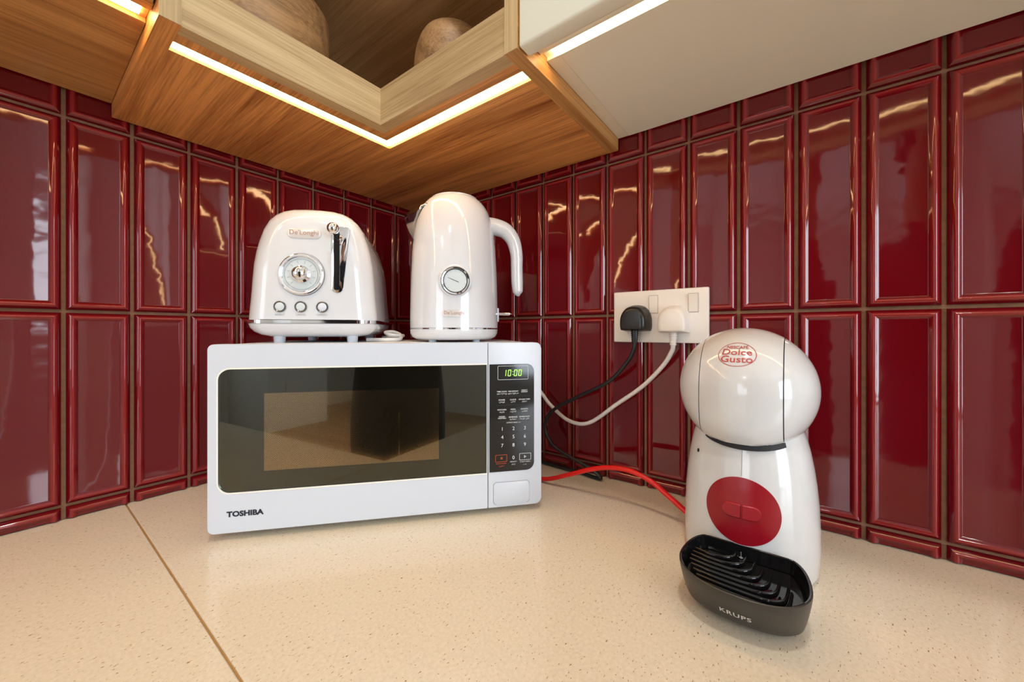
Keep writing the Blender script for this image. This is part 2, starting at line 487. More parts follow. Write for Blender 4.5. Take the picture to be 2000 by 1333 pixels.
# the cut courses: top strip of a tile at the worktop, bottom strip of a tile under the cabinets
low = tile_mesh(tw, th, zc0=th / 2 - (ZG[0] - GR / 2 - 0.0015))
high = tile_mesh(tw, th, zc1=-th / 2 + 0.12)
for me in (full, low, high): me.materials.append(M['tile'])
rows = [(low, ZG[0] - GR / 2 - th / 2), (full, (ZG[0] + ZG[1]) / 2), (full, (ZG[1] + ZG[2]) / 2), (high, ZG[2] + GR / 2 + th / 2)]
def lay_tiles(parent, cols, right):
    for c0 in cols:                    # c0: distance of the joint nearer the corner
        for me, zc in rows:
            o = bpy.data.objects.new('tile', me)
            ctr = c0 + PW / 2; sx = 1.0
            if c0 < 0.0:               # the cut tile in the corner
                lo, hi = 0.0085, c0 + PW - GR / 2
                ctr = (lo + hi) / 2; sx = (hi - lo) / tw
            tilt = (random.gauss(0, 0.0035), 0, random.gauss(0, 0.0045))
            if right:
                o.location = (0, -ctr, zc); o.rotation_euler = (tilt[0], 0, R_(-90) + tilt[2])
            else:
                o.location = (-ctr, 0, zc); o.rotation_euler = tilt
            o.scale = (sx, 1, 1)
            link(o, parent)
lay_tiles(wl, [0.0613 + PW * (i - 1) for i in range(0, 17)], False)
lay_tiles(wr, [0.0012 + PW * i for i in range(0, 23)], True)
obj('grout_bed', box(-1.2, 0.0, 0.0, 0.004, 0.0, 0.70), 'grout', wl)
obj('grout_bed', box(0.0, 0.004, -1.62, 0.0, 0.0, 0.70), 'grout', wr)

# ------------------------------------------------------------------ worktops
CD = 0.548
o = obj('worktop', box(-1.7, -0.5412, -CD, 0.0, -0.03, 0.0, 0.0012, 1), 'quartz')
tag(o, 'cream speckled quartz worktop slab beyond the joint line, beside the microwave', 'worktop')
o = obj('worktop', box(-0.5402, 0.0, -2.0, 0.0, -0.03, 0.0, 0.0012, 1), 'quartz')
tag(o, 'cream speckled quartz worktop slab carrying the microwave and the coffee machine', 'worktop')
M['joint'] = mat('joint_filler', srgb(176, 138, 80), 0.6)
obj('joint_filler', box(-0.5412, -0.5402, -CD, 0.0, -0.03, -0.0004), 'joint', o)

# ------------------------------------------------------------------ corner shelf unit
ZC, ZS = 0.5761, 0.5961        # underside of the corner unit / of the side cabinets
DP = 0.306                     # depth of the units
XE, YE = -0.5565, -0.5645      # outer faces of the two end panels
TE = 0.0175
LIP = 0.6315                   # top of the front rails
ZT = 1.35
t = thing('corner_shelf_unit', 'open oak corner shelf unit with lit underside above the toaster', 'shelf unit', (-0.15, -0.15, ZC))
OX, OY, OZ = 0.15, 0.15, -ZC
def cu(name, lst, m, parent=t, bev=0.0):
    return obj(name, boxes([(a + OX, b + OX, c + OY, d + OY, e + OZ, f + OZ) for a, b, c, d, e, f in lst], bev), m, parent)
BK = -0.009                    # back of the units, in front of the tiles
xi, yi = XE + TE, YE + TE      # inner faces of the end panels
LO, LI = 0.2526, 0.2720        # strip recess: distances from the wall
RD = 0.005                     # recess depth
rail = 0.018
# L-shaped floor of the unit with the light channel let into it
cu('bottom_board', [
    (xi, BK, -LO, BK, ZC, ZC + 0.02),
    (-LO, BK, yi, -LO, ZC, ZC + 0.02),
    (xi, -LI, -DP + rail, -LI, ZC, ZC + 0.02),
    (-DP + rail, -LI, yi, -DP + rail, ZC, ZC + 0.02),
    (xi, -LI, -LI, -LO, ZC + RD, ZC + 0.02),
    (-LI, -LO, yi, -LI, ZC + RD, ZC + 0.02), (-LI, -LO, -LI, -LO, ZC + RD, ZC + 0.02)], 'oak_led_glow')
cu('front_rail', [(xi, -DP + rail, -DP, -DP + rail, ZC, LIP)], 'oak_x')
cu('front_rail', [(-DP, -DP + rail, yi, -DP, ZC, LIP)], 'oak_y')
e = cu('end_panel', [(XE, xi, -DP, BK, ZC, ZT)], 'oak_led_glow')
cu('daylit_edge', [(XE, xi, -DP - 0.001, -DP, ZC, ZT)], 'oak_z', e)  # pale strip: daylight on the panel's front edge put into its colour
e = cu('end_panel', [(-DP, BK, YE, yi, ZC, ZT)], 'oak_led_glow_x')
cu('daylit_edge', [(-DP - 0.001, -DP, YE, yi, ZC, ZT)], 'oak_z', e)  # front edge of the other panel, paled for daylight the same way
cu('back_panel', [(xi, BK, BK - 0.008, BK, ZC + 0.02, ZT)], 'oak_z')
cu('back_panel', [(BK - 0.008, BK, yi, BK - 0.008, ZC + 0.02, ZT)], 'oak_z')
cu('shelf', [(xi, BK - 0.008, -DP + 0.002, BK - 0.008, 0.800, 0.818), (-DP + 0.002, BK - 0.008, yi, -DP + 0.002, 0.800, 0.818)], 'oak_y')
cu('top_board', [(xi, BK, -DP, BK, ZT - 0.018, ZT), (-DP, BK, yi, -DP, ZT - 0.018, ZT)], 'oak_y')
LW = 0.0170
cu('light_strip', [(xi, -LI + LW, -LI, -LI + LW, ZC + RD - 0.0025, ZC + RD)], 'led')
cu('light_strip', [(-LI, -LI + LW, yi, -LI, ZC + RD - 0.0025, ZC + RD)], 'led')

# ------------------------------------------------------------------ oak wall cabinet
t = thing('wall_cabinet', 'oak veneered wall cabinet with a lit underside next to the corner shelf', 'cabinet', (-0.85, -0.15, ZS))
OX, OY, OZ = 0.85, 0.15, -ZS
x0, x1 = -1.15, XE - 0.0005
cu('bottom_board', [(x0, x1, -LO + 0.004, BK, ZS, ZS + 0.018), (x0, x1, -DP + rail, -LI - 0.002, ZS, ZS + 0.018), (x0, x1, -LI - 0.002, -LO + 0.004, ZS + RD, ZS + 0.018)], 'oak_led_glow_x', t)
cu('carcass', [(x0, x1, -DP + rail, BK, ZS + 0.018, ZT)], 'oak_z', t)
cu('door', [(-0.855, x1 - 0.001, -DP, -DP + rail, ZS, ZT)], 'oak_x', t)
cu('door', [(x0, -0.857, -DP, -DP + rail, ZS, ZT)], 'oak_x', t)
cu('light_strip', [(x0, x1 - 0.006, -LI - 0.002, -LI - 0.002 + LW + 0.003, ZS + RD - 0.0025, ZS + RD)], 'led', t)

# ------------------------------------------------------------------ white wall cabinet
t = thing('wall_cabinet', 'white lacquered wall cabinet with a lit underside above the coffee machine', 'cabinet', (-0.15, -1.0, ZS))
OX, OY, OZ = 0.15, 1.0, -ZS
y0, y1 = -1.62, YE - 0.0005
cu('bottom_board', [(-0.2445, BK, y0, y1 - 0.0185, ZS, ZS + 0.018), (-0.284, -0.2585, y0, y1, ZS, ZS + 0.018), (-0.2585, -0.2445, y0, y1, ZS + RD, ZS + 0.018)], 'white_lacquer', t)
cu('filler_strip', [(-0.2445, BK, y1 - 0.018, y1, ZS + 0.0004, ZS + 0.018)], 'white_lacquer', t)
cu('carcass', [(-0.284, BK, y0, y1, ZS + 0.018, ZT)], 'white_lacquer', t)
for a, b in ((-1.09, y1 - 0.001), (y0, -1.093)):
    obj('door', box(-DP + OX, -0.285 + OX, a + OY, b + OY, ZC + 0.0005 + OZ, ZT + OZ, 0.003, 3), 'white_lacquer', t)
cu('light_strip', [(-0.2585, -0.2485, y0, y1 - 0.012, ZS + RD - 0.0025, ZS + RD)], 'led', t)

# ------------------------------------------------------------------ wooden bowls on the shelf
def bowl(name, loc, r, h, label, foot=0.45):
    prof = [(0.0, 0.0), (r * foot, 0.0), (r * (foot + 0.06), h * 0.03)]
    for k in range(1, 13):
        a = k / 12 * PI / 2
        prof.append((r * (foot + 0.06) + r * (1 - foot - 0.06) * math.sin(a) ** 0.85, h * 0.03 + h * 0.93 * (1 - math.cos(a))))
    prof += [(r * 0.995, h), (r * 0.94, h), (r * 0.86, h * 0.7), (r * 0.6, h * 0.25), (r * 0.3, h * 0.1), (0.0, h * 0.08)]
    o = obj(name, lathe(prof, 56), 'bowl', loc=loc)
    tag(o, label, 'bowl'); return o
bowl('wooden_bowl', (-0.432, -0.172, ZC + 0.0201), 0.1045, 0.135, 'large brown wooden bowl on the corner shelf nearer the oak cabinet')
def round_bowl(name, loc, r, h, label):
    prof = [(0.0, 0.0), (r * 0.5, 0.0)]
    for k in range(1, 15):
        a = -PI / 2 + PI * 0.82 * k / 14
        prof.append((r * (0.5 + 0.5 * math.cos(a)) if k < 8 else r * (0.42 + 0.58 * math.cos(a) ** 0.8), h * (0.5 + 0.5 * math.sin(a)) / (0.5 + 0.5 * math.sin(-PI / 2 + PI * 0.82))))
    e = prof[-1]
    prof += [(e[0] - r * 0.08, h), (r * 0.82, h * 0.55), (r * 0.5, h * 0.15), (0.0, h * 0.08)]
    return tag(obj(name, lathe(prof, 48), 'bowl', loc=loc), label, 'bowl')
round_bowl('wooden_bowl', (-0.2225, -0.3735, ZC + 0.0201), 0.0585, 0.128, 'small brown wooden bowl on the corner shelf nearer the white cabinet')

# ------------------------------------------------------------------ microwave oven
MW, MD, MZ0, MZ1 = 0.4268, 0.262, 0.010, 0.2449
mw = thing('microwave_oven', 'white microwave oven with dark glass door standing across the corner', 'microwave')
MR = R_(-41.155)
md = Vector((0.7529, -0.6581, 0)); mb = Vector((0.6581, 0.7529, 0))
mw.location = Vector((-0.4995, -0.2332, 0)) + md * (MW / 2) + mb * (MD / 2); mw.rotation_euler = (0, 0, MR)
ax = lambda a: a - MW / 2            # distance from the front's lower corner -> local x
YF = -MD / 2
obj('body', box(ax(0.004), ax(MW - 0.008), YF + 0.022, MD / 2, MZ0 + 0.003, MZ1 - 0.001, 0.004, 2), 'white_metal', mw)
# door: frame around the glass
XD = 0.3478
door = obj('door', frame_y(rrect(ax(0), ax(XD), MZ0, MZ1, (0.007, 0.0006, 0.0006, 0.007)),
                           rrect(ax(0.0108), ax(XD - 0.0012), 0.0592, 0.2145, (0.014, 0.0004, 0.0004, 0.014)), YF, YF + 0.0215, YF + 0.006), 'white_plastic', mw)
obj('window_trim', line_ring_y(rrect(ax(0.0096), ax(XD - 0.0008), 0.0580, 0.2157, (0.0152, 0.0004, 0.0004, 0.0152)),
                               rrect(ax(0.0116), ax(XD - 0.0012), 0.0600, 0.2137, (0.0132, 0.0004, 0.0004, 0.0132)), YF - 0.0004), mat('trim_cream', srgb(236, 236, 226), 0.3), door)
obj('glass_pane', prism_y(rrect(ax(0.0116), ax(XD - 0.0014), 0.0600, 0.2137, (0.0132, 0.0004, 0.0004, 0.0132)), YF + 0.0008, YF + 0.0016), 'glass_tint', door)
obj('window_backing', box(ax(0.0112), ax(XD - 0.0014), YF + 0.0052, YF + 0.0060, 0.0595, 0.2142), mat('door_inner_black', srgb(16, 14, 12), 0.6), door)
obj('mesh_screen', box(ax(0.0610), ax(0.2800), YF + 0.0046, YF + 0.0051, 0.0830, 0.1820), 'mesh_screen', door)
obj('brand_lettering', print_y('TOSHIBA', 0.0090, ax(0.0417), 0.0333, YF - 0.0003, bold=0.00042, sx=1.10), 'ink_navy', door)
# control side
ctl = obj('control_fascia', prism_y(rrect(ax(0.3488), ax(MW), MZ0, MZ1, (0.0006, 0.008, 0.008, 0.0006)), YF, YF + 0.0215, 0.001, 2), 'white_plastic', mw)
pan = obj('control_panel', prism_y(rrect(ax(0.3505), ax(0.4158), 0.0605, 0.2141, (0.0004, 0.011, 0.011, 0.0004)), YF - 0.0008, YF + 0.003, 0.0003, 1), 'black_gloss', mw)
yp = YF - 0.0011
obj('display_frame', line_ring_y(rrect(ax(0.3622), ax(0.4070), 0.1918, 0.2117, 0.0014), rrect(ax(0.3627), ax(0.4065), 0.1923, 0.2112, 0.001), yp), 'ink_white', pan)
SEG = {'0': 'abcdef', '1': 'bc'}
def seg_digit(ch, x, z, w=0.0046, h=0.0094, th_=0.0010):
    sl = 0.10
    S = {'a': (0.0005, w - 0.0005, h - th_, h), 'd': (0.0005, w - 0.0005, 0, th_), 'g': (0.0005, w - 0.0005, h / 2 - th_ / 2, h / 2 + th_ / 2),
         'f': (0, th_, h / 2 + 0.0003, h - 0.0004), 'b': (w - th_, w, h / 2 + 0.0003, h - 0.0004), 'e': (0, th_, 0.0004, h / 2 - 0.0003), 'c': (w - th_, w, 0.0004, h / 2 - 0.0003)}
    V = []; F = []
    for s in SEG[ch]:
        a, b, c, d_ = S[s]; i = len(V)
        V += [(x + u + v * sl, yp - 0.0002, z + v) for u, v in ((a, c), (b, c), (b, d_), (a, d_))]; F.append((i, i + 1, i + 2, i + 3))
    return mk(V, F)
for ch, xx in (('1', 0.3695), ('0', 0.3765), ('0', 0.3855), ('0', 0.3920)):
    obj('display_digit', seg_digit(ch, ax(xx), 0.1968), 'display_green', pan)
obj('display_colon', mk([(ax(0.3836) + a + (0.0003 if z > 0.2 else 0), yp - 0.0002, z + b) for z in (0.1988, 0.2028) for a, b in ((0, 0), (0.001, 0), (0.001, 0.001), (0, 0.001))], [(0, 1, 2, 3), (4, 5, 6, 7)]), 'display_green', pan)
KX = (0.3688, 0.3852, 0.4020)
for r_, line in enumerate((('1', '2', '3'), ('4', '5', '6'), ('7', '8', '9'))):
    for c_, s in enumerate(line):
        obj('key_digit', print_y(s, 0.0072, ax(KX[c_]), 0.1217 - 0.0119 * r_, yp), 'ink_white', pan)
obj('key_digit', print_y('0', 0.0072, ax(KX[1]), 0.0797, yp), 'ink_white', pan)
LEG = [(0.1750, ('TIME COOK', 'TIME DEFROST', 'WEIGHT\nDEFROST')), (0.1630, ('POWER', 'CLOCK', 'KITCHEN TIMER')),
       (0.1490, ('POPCORN', 'PIZZA', 'POTATO')), (0.1380, ('FROZEN\nVEGETABLE', 'BEVERAGE', 'DINNER PLATE'))]
ARA = {'TIME COOK': 'وقت الطهي', 'TIME DEFROST': 'وقت الإذابة', 'POWER': 'الطاقة', 'CLOCK': 'ساعة', 'KITCHEN TIMER': 'مؤقت', 'POPCORN': 'فشار', 'PIZZA': 'بيتزا', 'POTATO': 'بطاطا', 'BEVERAGE': 'مشروب', 'DINNER PLATE': 'طبق عشاء'}
for z, line in LEG:
    for c_, s in enumerate(line):
        obj('key_legend', print_y(s, 0.0027 if len(s) < 10 else 0.0023, ax(KX[c_] - 0.0005), z, yp, bold=0.00004), 'ink_white', pan)
        if s in ARA: obj('key_legend', print_y(ARA[s], 0.0027, ax(KX[c_] - 0.0005), z - 0.0032, yp, bold=0.00003), 'ink_white', pan)
obj('key_legend', print_y('EXPRESS MENU 1-6', 0.0024, ax(KX[1]), 0.1302, yp), 'ink_white', pan)
for a, b, c, d_ in ((0.3605, 0.4105, 0.1681, 0.1683), (0.3605, 0.4105, 0.1553, 0.1555), (0.3605, 0.4105, 0.1320, 0.1322), (0.3605, 0.4105, 0.1160, 0.11612), (0.3605, 0.4105, 0.1040, 0.10412)):
    obj('key_rule', mk([(ax(a), yp, c), (ax(b), yp, c), (ax(b), yp, d_), (ax(a), yp, d_)], [(0, 1, 2, 3)]), mat('ink_faint', srgb(80, 80, 80), 0.7), pan)
def key_frame(x0, x1, z0, z1, m):
    obj('key_frame', line_ring_y(rrect(ax(x0), ax(x1), z0, z1, 0.001), rrect(ax(x0 + 0.0005), ax(x1 - 0.0005), z0 + 0.0005, z1 - 0.0005, 0.0006), yp), m, pan)
key_frame(0.3588, 0.3757, 0.0745, 0.0848, 'ink_orange'); key_frame(0.3938, 0.4112, 0.0752, 0.0850, 'ink_white')
obj('pause_mark', mk([(ax(0.3665) + a, yp, 0.0780 + b) for o_ in (0, 0.0018) for a, b in ((o_, 0), (o_ + 0.0008, 0), (o_ + 0.0008, 0.0036), (o_, 0.0036))], [(0, 1, 2, 3), (4, 5, 6, 7)]), 'ink_orange', pan)
def tri(s, cx, cz): return [(cx + s * math.cos(a) * 0.9, cz + s * math.sin(a)) for a in (0, 2 * PI / 3, 4 * PI / 3)]
obj('start_mark', line_ring_y(tri(0.0024, ax(0.4020), 0.0800), tri(0.0012, ax(0.4020), 0.0800), yp), 'ink_white', pan)
obj('key_legend', print_y('STOP/CANCEL', 0.0024, ax(0.3672), 0.0722, yp), 'ink_orange', pan)
obj('key_legend', print_y('MEMORY', 0.0024, ax(KX[1]), 0.0738, yp), 'ink_white', pan)
obj('key_legend', print_y('START/+30SEC.', 0.0024, ax(0.4026), 0.0728, yp), 'ink_white', pan)
obj('key_legend', print_y('إيقاف', 0.0026, ax(0.3680), 0.0684, yp), 'ink_orange', pan)
obj('key_legend', print_y('ذاكرة', 0.0026, ax(KX[1]), 0.0700, yp), 'ink_white', pan)
obj('key_legend', print_y('بدء', 0.0026, ax(0.4020), 0.0688, yp), 'ink_white', pan)
obj('button_groove', prism_y(rrect(ax(0.3558), ax(0.4091), 0.0134, 0.0456, 0.0048), YF - 0.0002, YF + 0.002), mat('groove_grey', srgb(150, 152, 156), 0.6), mw)
obj('door_button', prism_y(rrect(ax(0.3564), ax(0.4085), 0.0140, 0.0450, 0.0044), YF - 0.0014, YF + 0.003, 0.0012, 2), 'white_plastic', mw)
for a in (0.035, MW - 0.04):
    for y in (YF + 0.05, MD / 2 - 0.03):
        obj('foot', lathe([(0.010, 0.0), (0.011, 0.002), (0.011, MZ0 + 0.004)], 20), 'black_plastic', mw, loc=(ax(a), y, 0))

# ------------------------------------------------------------------ toaster
TZ = MZ1 - 0.001
TW, TL = 0.181, 0.22
to = thing('toaster', 'white retro two slot toaster with chrome dial on the microwave', 'toaster', (-0.3082, -0.158, TZ), MR)
half = [(0.0905, 0.0345), (0.0892, 0.050), (0.0872, 0.070), (0.0855, 0.095), (0.0835, 0.118), (0.0800, 0.138), (0.0757, 0.154), (0.0695, 0.1715), (0.0620, 0.1845),
        (0.0525, 0.1935), (0.0420, 0.1990), (0.0280, 0.2024), (0.0100, 0.2036)]
def toaster_body():
    zb, zt = half[0][1], half[-1][1]
    prof = [(-w, z) for w, z in half] + [(w, z) for w, z in reversed(half)]
    r = 0.030; st = []
    for k in range(9):
        a = PI / 2 * k / 8; st.append((-TL / 2 + r * (1 - math.cos(a)), r * (1 - math.sin(a))))
    st = st + [(-y, i) for y, i in reversed(st)]
    V = []; F = []; n = len(prof)
    for y, ins in st:
        for w, z in prof:
            k = 1 - ins / 0.0905
            V.append((w * k, y, zb + (z - zb) * (1 - ins * 0.9 / (zt - zb))))
    for i in range(len(st) - 1):
        for k in range(n - 1):
            F.append((i * n + k, i * n + k + 1, (i + 1) * n + k + 1, (i + 1) * n + k))
    F.append(tuple(range(n))); F.append(tuple((len(st) - 1) * n + k for k in reversed(range(n))))
    bm = bmesh.new(); me = mk(V, F); bm.from_mesh(me); bpy.data.meshes.remove(me)
    me = from_bm(bm); shade(me, 32); return me
obj('shell', toaster_body(), 'white_gloss', to)
def plan_loft(levels, w, l, r, seg=8):
    """stack of rounded rectangles: (z, inset)"""
    V = []; F = []; n = None
    for z, ins in levels:
        p = rrect(-w / 2 + ins, w / 2 - ins, -l / 2 + ins, l / 2 - ins, max(r - ins * 0.4, 0.004), seg); n = len(p)
        V += [(a, b, z) for a, b in p]
    for i in range(len(levels) - 1):
        for k in range(n):
            F.append((i * n + k, i * n + (k + 1) % n, (i + 1) * n + (k + 1) % n, (i + 1) * n + k))
    F.append(tuple(reversed(range(n)))); F.append(tuple((len(levels) - 1) * n + k for k in range(n)))
    bm = bmesh.new(); me = mk(V, F); bm.from_mesh(me); bpy.data.meshes.remove(me)
    me = from_bm(bm); shade(me, 40); return me
obj('trim_band', plan_loft([(0.0285, 0.001), (0.0292, -0.0006), (0.0338, -0.0006), (0.0345, 0.001)], TW, TL, 0.026), 'chrome', to)
obj('base_pan', plan_loft([(0.0085, 0.034), (0.0095, 0.024), (0.0125, 0.013), (0.0170, 0.006), (0.0230, 0.0015), (0.0285, 0.0)], TW, TL, 0.028), 'white_gloss', to)
for x in (-0.051, 0.053):
    for y in (-0.080, 0.080):
        obj('foot', lathe([(0.0072, 0.0), (0.0076, 0.001), (0.0084, 0.012)], 20), 'white_plastic', to, loc=(x, y, 0))
TF = -TL / 2
def ring_y(cx, cz, prof, y, seg=48, capped=True):
    """turned part on an axis along -y: prof (radius, height out of the face)"""
    me = lathe(prof, seg, capped)
    me.transform(Matrix.Translation((cx, y, cz)) @ Matrix.Rotation(R_(90), 4, 'X')); me.update(); return me
dial = obj('dial', ring_y(-0.0108, 0.1007, [(0.0310, 0.0), (0.0310, 0.0025), (0.0300, 0.0046), (0.0288, 0.0050), (0.0252, 0.0034), (0.0248, 0.002), (0.0248, 0.0)], TF, 48, False), 'chrome', to)
obj('dial_face', ring_y(-0.0108, 0.1007, [(0.0249, 0.0), (0.0249, 0.0022), (0.0, 0.0022)], TF), 'dial_face', dial)
obj('dial_shadow_ring', ring_y(-0.0108, 0.1007, [(0.0315, 0.0), (0.0314, 0.0012), (0.0308, 0.0014)], TF, 48, False), mat('dial_shadow_grey', srgb(96, 96, 98), 0.5), dial)  # dark ring painting the shadow gap around the dial
obj('scale_ring', ring_y(-0.0108, 0.1007, [(0.0232, 0.0020), (0.0230, 0.0030), (0.0220, 0.0030), (0.0218, 0.0020)], TF, 48, False), 'chrome', dial)
obj('inner_ring', ring_y(-0.0108, 0.1007, [(0.0288, 0.0049), (0.0282, 0.0054), (0.0262, 0.0046), (0.0258, 0.0035)], TF, 48, False), 'white_gloss', dial)
obj('knob', ring_y(-0.0108, 0.1007, [(0.0125, 0.002), (0.0125, 0.0035), (0.0090, 0.0050), (0.0098, 0.0110), (0.0094, 0.0150), (0.0070, 0.0175), (0.0, 0.0185)], TF, 32), 'chrome', dial)
for k in range(10):
    a = R_(225 - 30 * k)
    c, s = math.cos(a), math.sin(a)
    obj('dial_mark', mk([(-0.0108 + c * r - s * w, TF - 0.0025, 0.1007 + s * r + c * w) for r, w in ((0.016, -0.0003), (0.0195, -0.0003), (0.0195, 0.0003), (0.016, 0.0003))], [(0, 1, 2, 3)]), 'ink_grey', dial)
for x, s, face in ((-0.0397, 'REHEAT', 'dial_face'), (-0.012, 'CANCEL', 'dial_face'), (0.0172, 'DEFROST', 'white_plastic')):
    b = obj('push_button', ring_y(x, 0.0532, [(0.0082, 0.0), (0.0082, 0.0016), (0.0074, 0.0022), (0.0062, 0.0014), (0.0062, 0.0005)], TF, 28), mat('button_ring', srgb(112, 112, 110), 0.25, metal=0.9), to)
    obj('button_cap', ring_y(x, 0.0532, [(0.0060, 0.0), (0.0060, 0.0018), (0.0050, 0.0024), (0.0, 0.0024)], TF, 24), face, b)
    obj('button_text', print_y(s, 0.0036, x, 0.0415, TF - 0.0004), 'ink_grey', to)
bad = obj('badge', prism_y(rrect(-0.0305, 0.0155, 0.1537, 0.1687, 0.0074), TF - 0.0012, TF + 0.001, 0.0006, 2), 'badge', to)
obj('badge_lettering', print_y("De'Longhi", 0.0098, -0.0075, 0.1612, TF - 0.0016), mat('badge_print', srgb(178, 138, 122), 0.4), bad)
sp_ = obj('lever_plate', prism_y([(a + (0.0105 * max(0, (b - 0.10) / 0.079) if a > 0.0375 else 0), b) for a, b in rrect(0.0292, 0.0462, 0.0745, 0.1735, (0.0080, 0.0080, 0.006, 0.004))], TF - 0.0012, TF + 0.001, 0.0006, 2), 'chrome', to)
obj('lever_slot', prism_y(rrect(0.0330, 0.0412, 0.0788, 0.1660, 0.0030), TF - 0.0015, TF + 0.001), 'black_gloss', sp_)
lev = obj('lever', tube([(0.0365, TF - 0.001, 0.1640), (0.0365, TF - 0.012, 0.1650), (0.0365, TF - 0.018, 0.1650)], 0.0035, 12), 'chrome', to)
bm = bmesh.new(); bmesh.ops.create_uvsphere(bm, u_segments=28, v_segments=18, radius=0.0086)
obj('lever_ball', from_bm(bm), 'chrome', lev, loc=(0.0365, TF - 0.021, 0.1650), smooth=60)
for x in (-0.024, 0.024):
    obj('bread_slot', box(x - 0.013, x + 0.013, -0.07, 0.07, 0.19, 0.2044), 'black_plastic', to)

# toaster lead lying on the microwave
lead = [(-0.285, -0.235, 0), (-0.262, -0.262, 0), (-0.238, -0.262, 0.001), (-0.222, -0.240, 0.008), (-0.224, -0.222, 0.013), (-0.240, -0.222, 0.012), (-0.244, -0.240, 0.008), (-0.226, -0.248, 0.006), (-0.207, -0.228, 0.006), (-0.204, -0.206, 0.004), (-0.210, -0.17, 0.002)]
o = obj('toaster_lead', tube([(x, y, TZ + 0.0033 + z) for x, y, z in lead], 0.0030, 10, 8), 'white_cable')
tag(o, 'short white lead curled on the microwave between toaster and kettle', 'cable')

# ------------------------------------------------------------------ kettle
ke = thing('kettle', 'white retro kettle with round temperature gauge on the microwave', 'kettle', (-0.1831, -0.3397, TZ), R_(-44.3))
zk = lambda z: z - 0.245
obj('power_base', lathe([(0.058, 0.0035), (0.064, 0.0042), (0.0705, 0.0080), (0.0738, 0.0135), (0.0745, 0.0190), (0.0745, 0.0205)], 64), 'white_gloss', ke)
for k in range(4):
    a = R_(45 + 90 * k)
    obj('foot', lathe([(0.006, 0.0), (0.006, 0.005)], 16), 'white_plastic', ke, loc=(0.05 * math.cos(a), 0.05 * math.sin(a), 0))
obj('trim_band', lathe([(0.0735, 0.0200), (0.0748, 0.0206), (0.0748, 0.0226), (0.0735, 0.0232)], 64), 'chrome', ke)
kp = [(0.0744, 0.0230), (0.0746, 0.0300), (0.0744, 0.052), (0.0738, 0.085), (0.0731, 0.108), (0.0718, 0.135), (0.0705, 0.160), (0.0680, 0.183), (0.0640, 0.2035), (0.0595, 0.218), (0.0545, 0.228), (0.0480, 0.2365), (0.0420, 0.2415), (0.0395, 0.2430)]
obj('body', lathe(kp, 72), 'white_gloss', ke)
lid = obj('lid', lathe([(0.0392, 0.2425), (0.0396, 0.2440), (0.0380, 0.2452), (0.0300, 0.2478), (0.0180, 0.2492), (0.0, 0.2496)], 56), 'white_gloss', ke)
obj('lid_knob', lathe([(0.0135, 0.2485), (0.0135, 0.2505), (0.0115, 0.2535), (0.0060, 0.2548), (0.0, 0.2550)], 32), 'white_gloss', lid)
def kr(z):
    for (r0, z0), (r1, z1) in zip(kp, kp[1:]):
        if z0 <= z <= z1: return r0 + (r1 - r0) * (z - z0) / (z1 - z0)
    return kp[-1][0]
# spout: open V of bright metal
def spout():
    V = []; F = []; n = 9; rowsn = 7
    for i in range(rowsn):
        t_ = i / (rowsn - 1)
        z = 0.174 + (0.226 - 0.174) * t_
        reach = 0.0007 + 0.0275 * t_
        hw = 0.004 + 0.030 * t_
        for k in range(n):
            u = -1 + 2 * k / (n - 1)
            y = hw * u
            rb = kr(z)
            xb = -math.sqrt(max(rb * rb - y * y, 0)) + 0.001
            V.append((xb - reach * (1 - abs(u)) ** 0.9, y, z - 0.011 * (1 - abs(u)) * t_))
    for i in range(rowsn - 1):
        for k in range(n - 1):
            F.append((i * n + k, i * n + k + 1, (i + 1) * n + k + 1, (i + 1) * n + k))
    me = mk(V, F); shade(me, 50); return me
sp = obj('spout', spout(), mat('spout_steel', (0.34, 0.33, 0.34), 0.10, metal=1.0), ke)
md_ = sp.modifiers.new('thickness', 'SOLIDIFY'); md_.thickness = 0.0012
obj('handle', tube([(0.050, 0, 0.2015), (0.068, 0, 0.2010), (0.0880, 0, 0.1950), (0.1020, 0, 0.1790), (0.1085, 0, 0.1550), (0.1092, 0, 0.1300), (0.1098, 0, 0.1050), (0.1110, 0, 0.0870), (0.1125, 0, 0.0795)],
                   [0.0160, 0.0152, 0.0140, 0.0125, 0.0110, 0.0105, 0.0105, 0.0090, 0.0018], 18, 8, flat=(1.0, 1.0)), 'white_gloss', ke)
gz = 0.0950
GY = -kr(gz)
def wrapk(u, v, d_=0.0):
    r = kr(gz + v) + d_; a = u / r; return (r * math.sin(a), -r * math.cos(a), gz + v)
gauge = obj('gauge_rim', ring_y(0.0012, gz, [(0.0256, -0.0075), (0.0252, 0.0005), (0.0232, 0.0022), (0.0216, 0.0024)], GY), 'white_gloss', ke)
obj('gauge_ring', ring_y(0.0012, gz, [(0.0217, 0.0), (0.0217, 0.0036), (0.0208, 0.0048), (0.0189, 0.0044), (0.0181, 0.0030), (0.0181, 0.0)], GY, 48, False), 'chrome', gauge)
obj('gauge_dark_reflection', ring_y(0.0012, gz, [(0.0222, 0.0026), (0.0221, 0.0034), (0.0215, 0.0036)], GY, 48, False), 'dark_gap', gauge)  # black ring painted for a dark reflection at the chrome's outer edge
obj('gauge_dark_reflection', ring_y(0.0012, gz, [(0.0183, 0.0026), (0.0182, 0.0034), (0.0173, 0.0031)], GY, 48, False), 'dark_gap', gauge)  # the same painted reflection line at the chrome's inner edge
obj('gauge_face', ring_y(0.0012, gz, [(0.0182, 0.0), (0.0182, 0.0026), (0.0, 0.0026)], GY), 'dial_face', gauge)
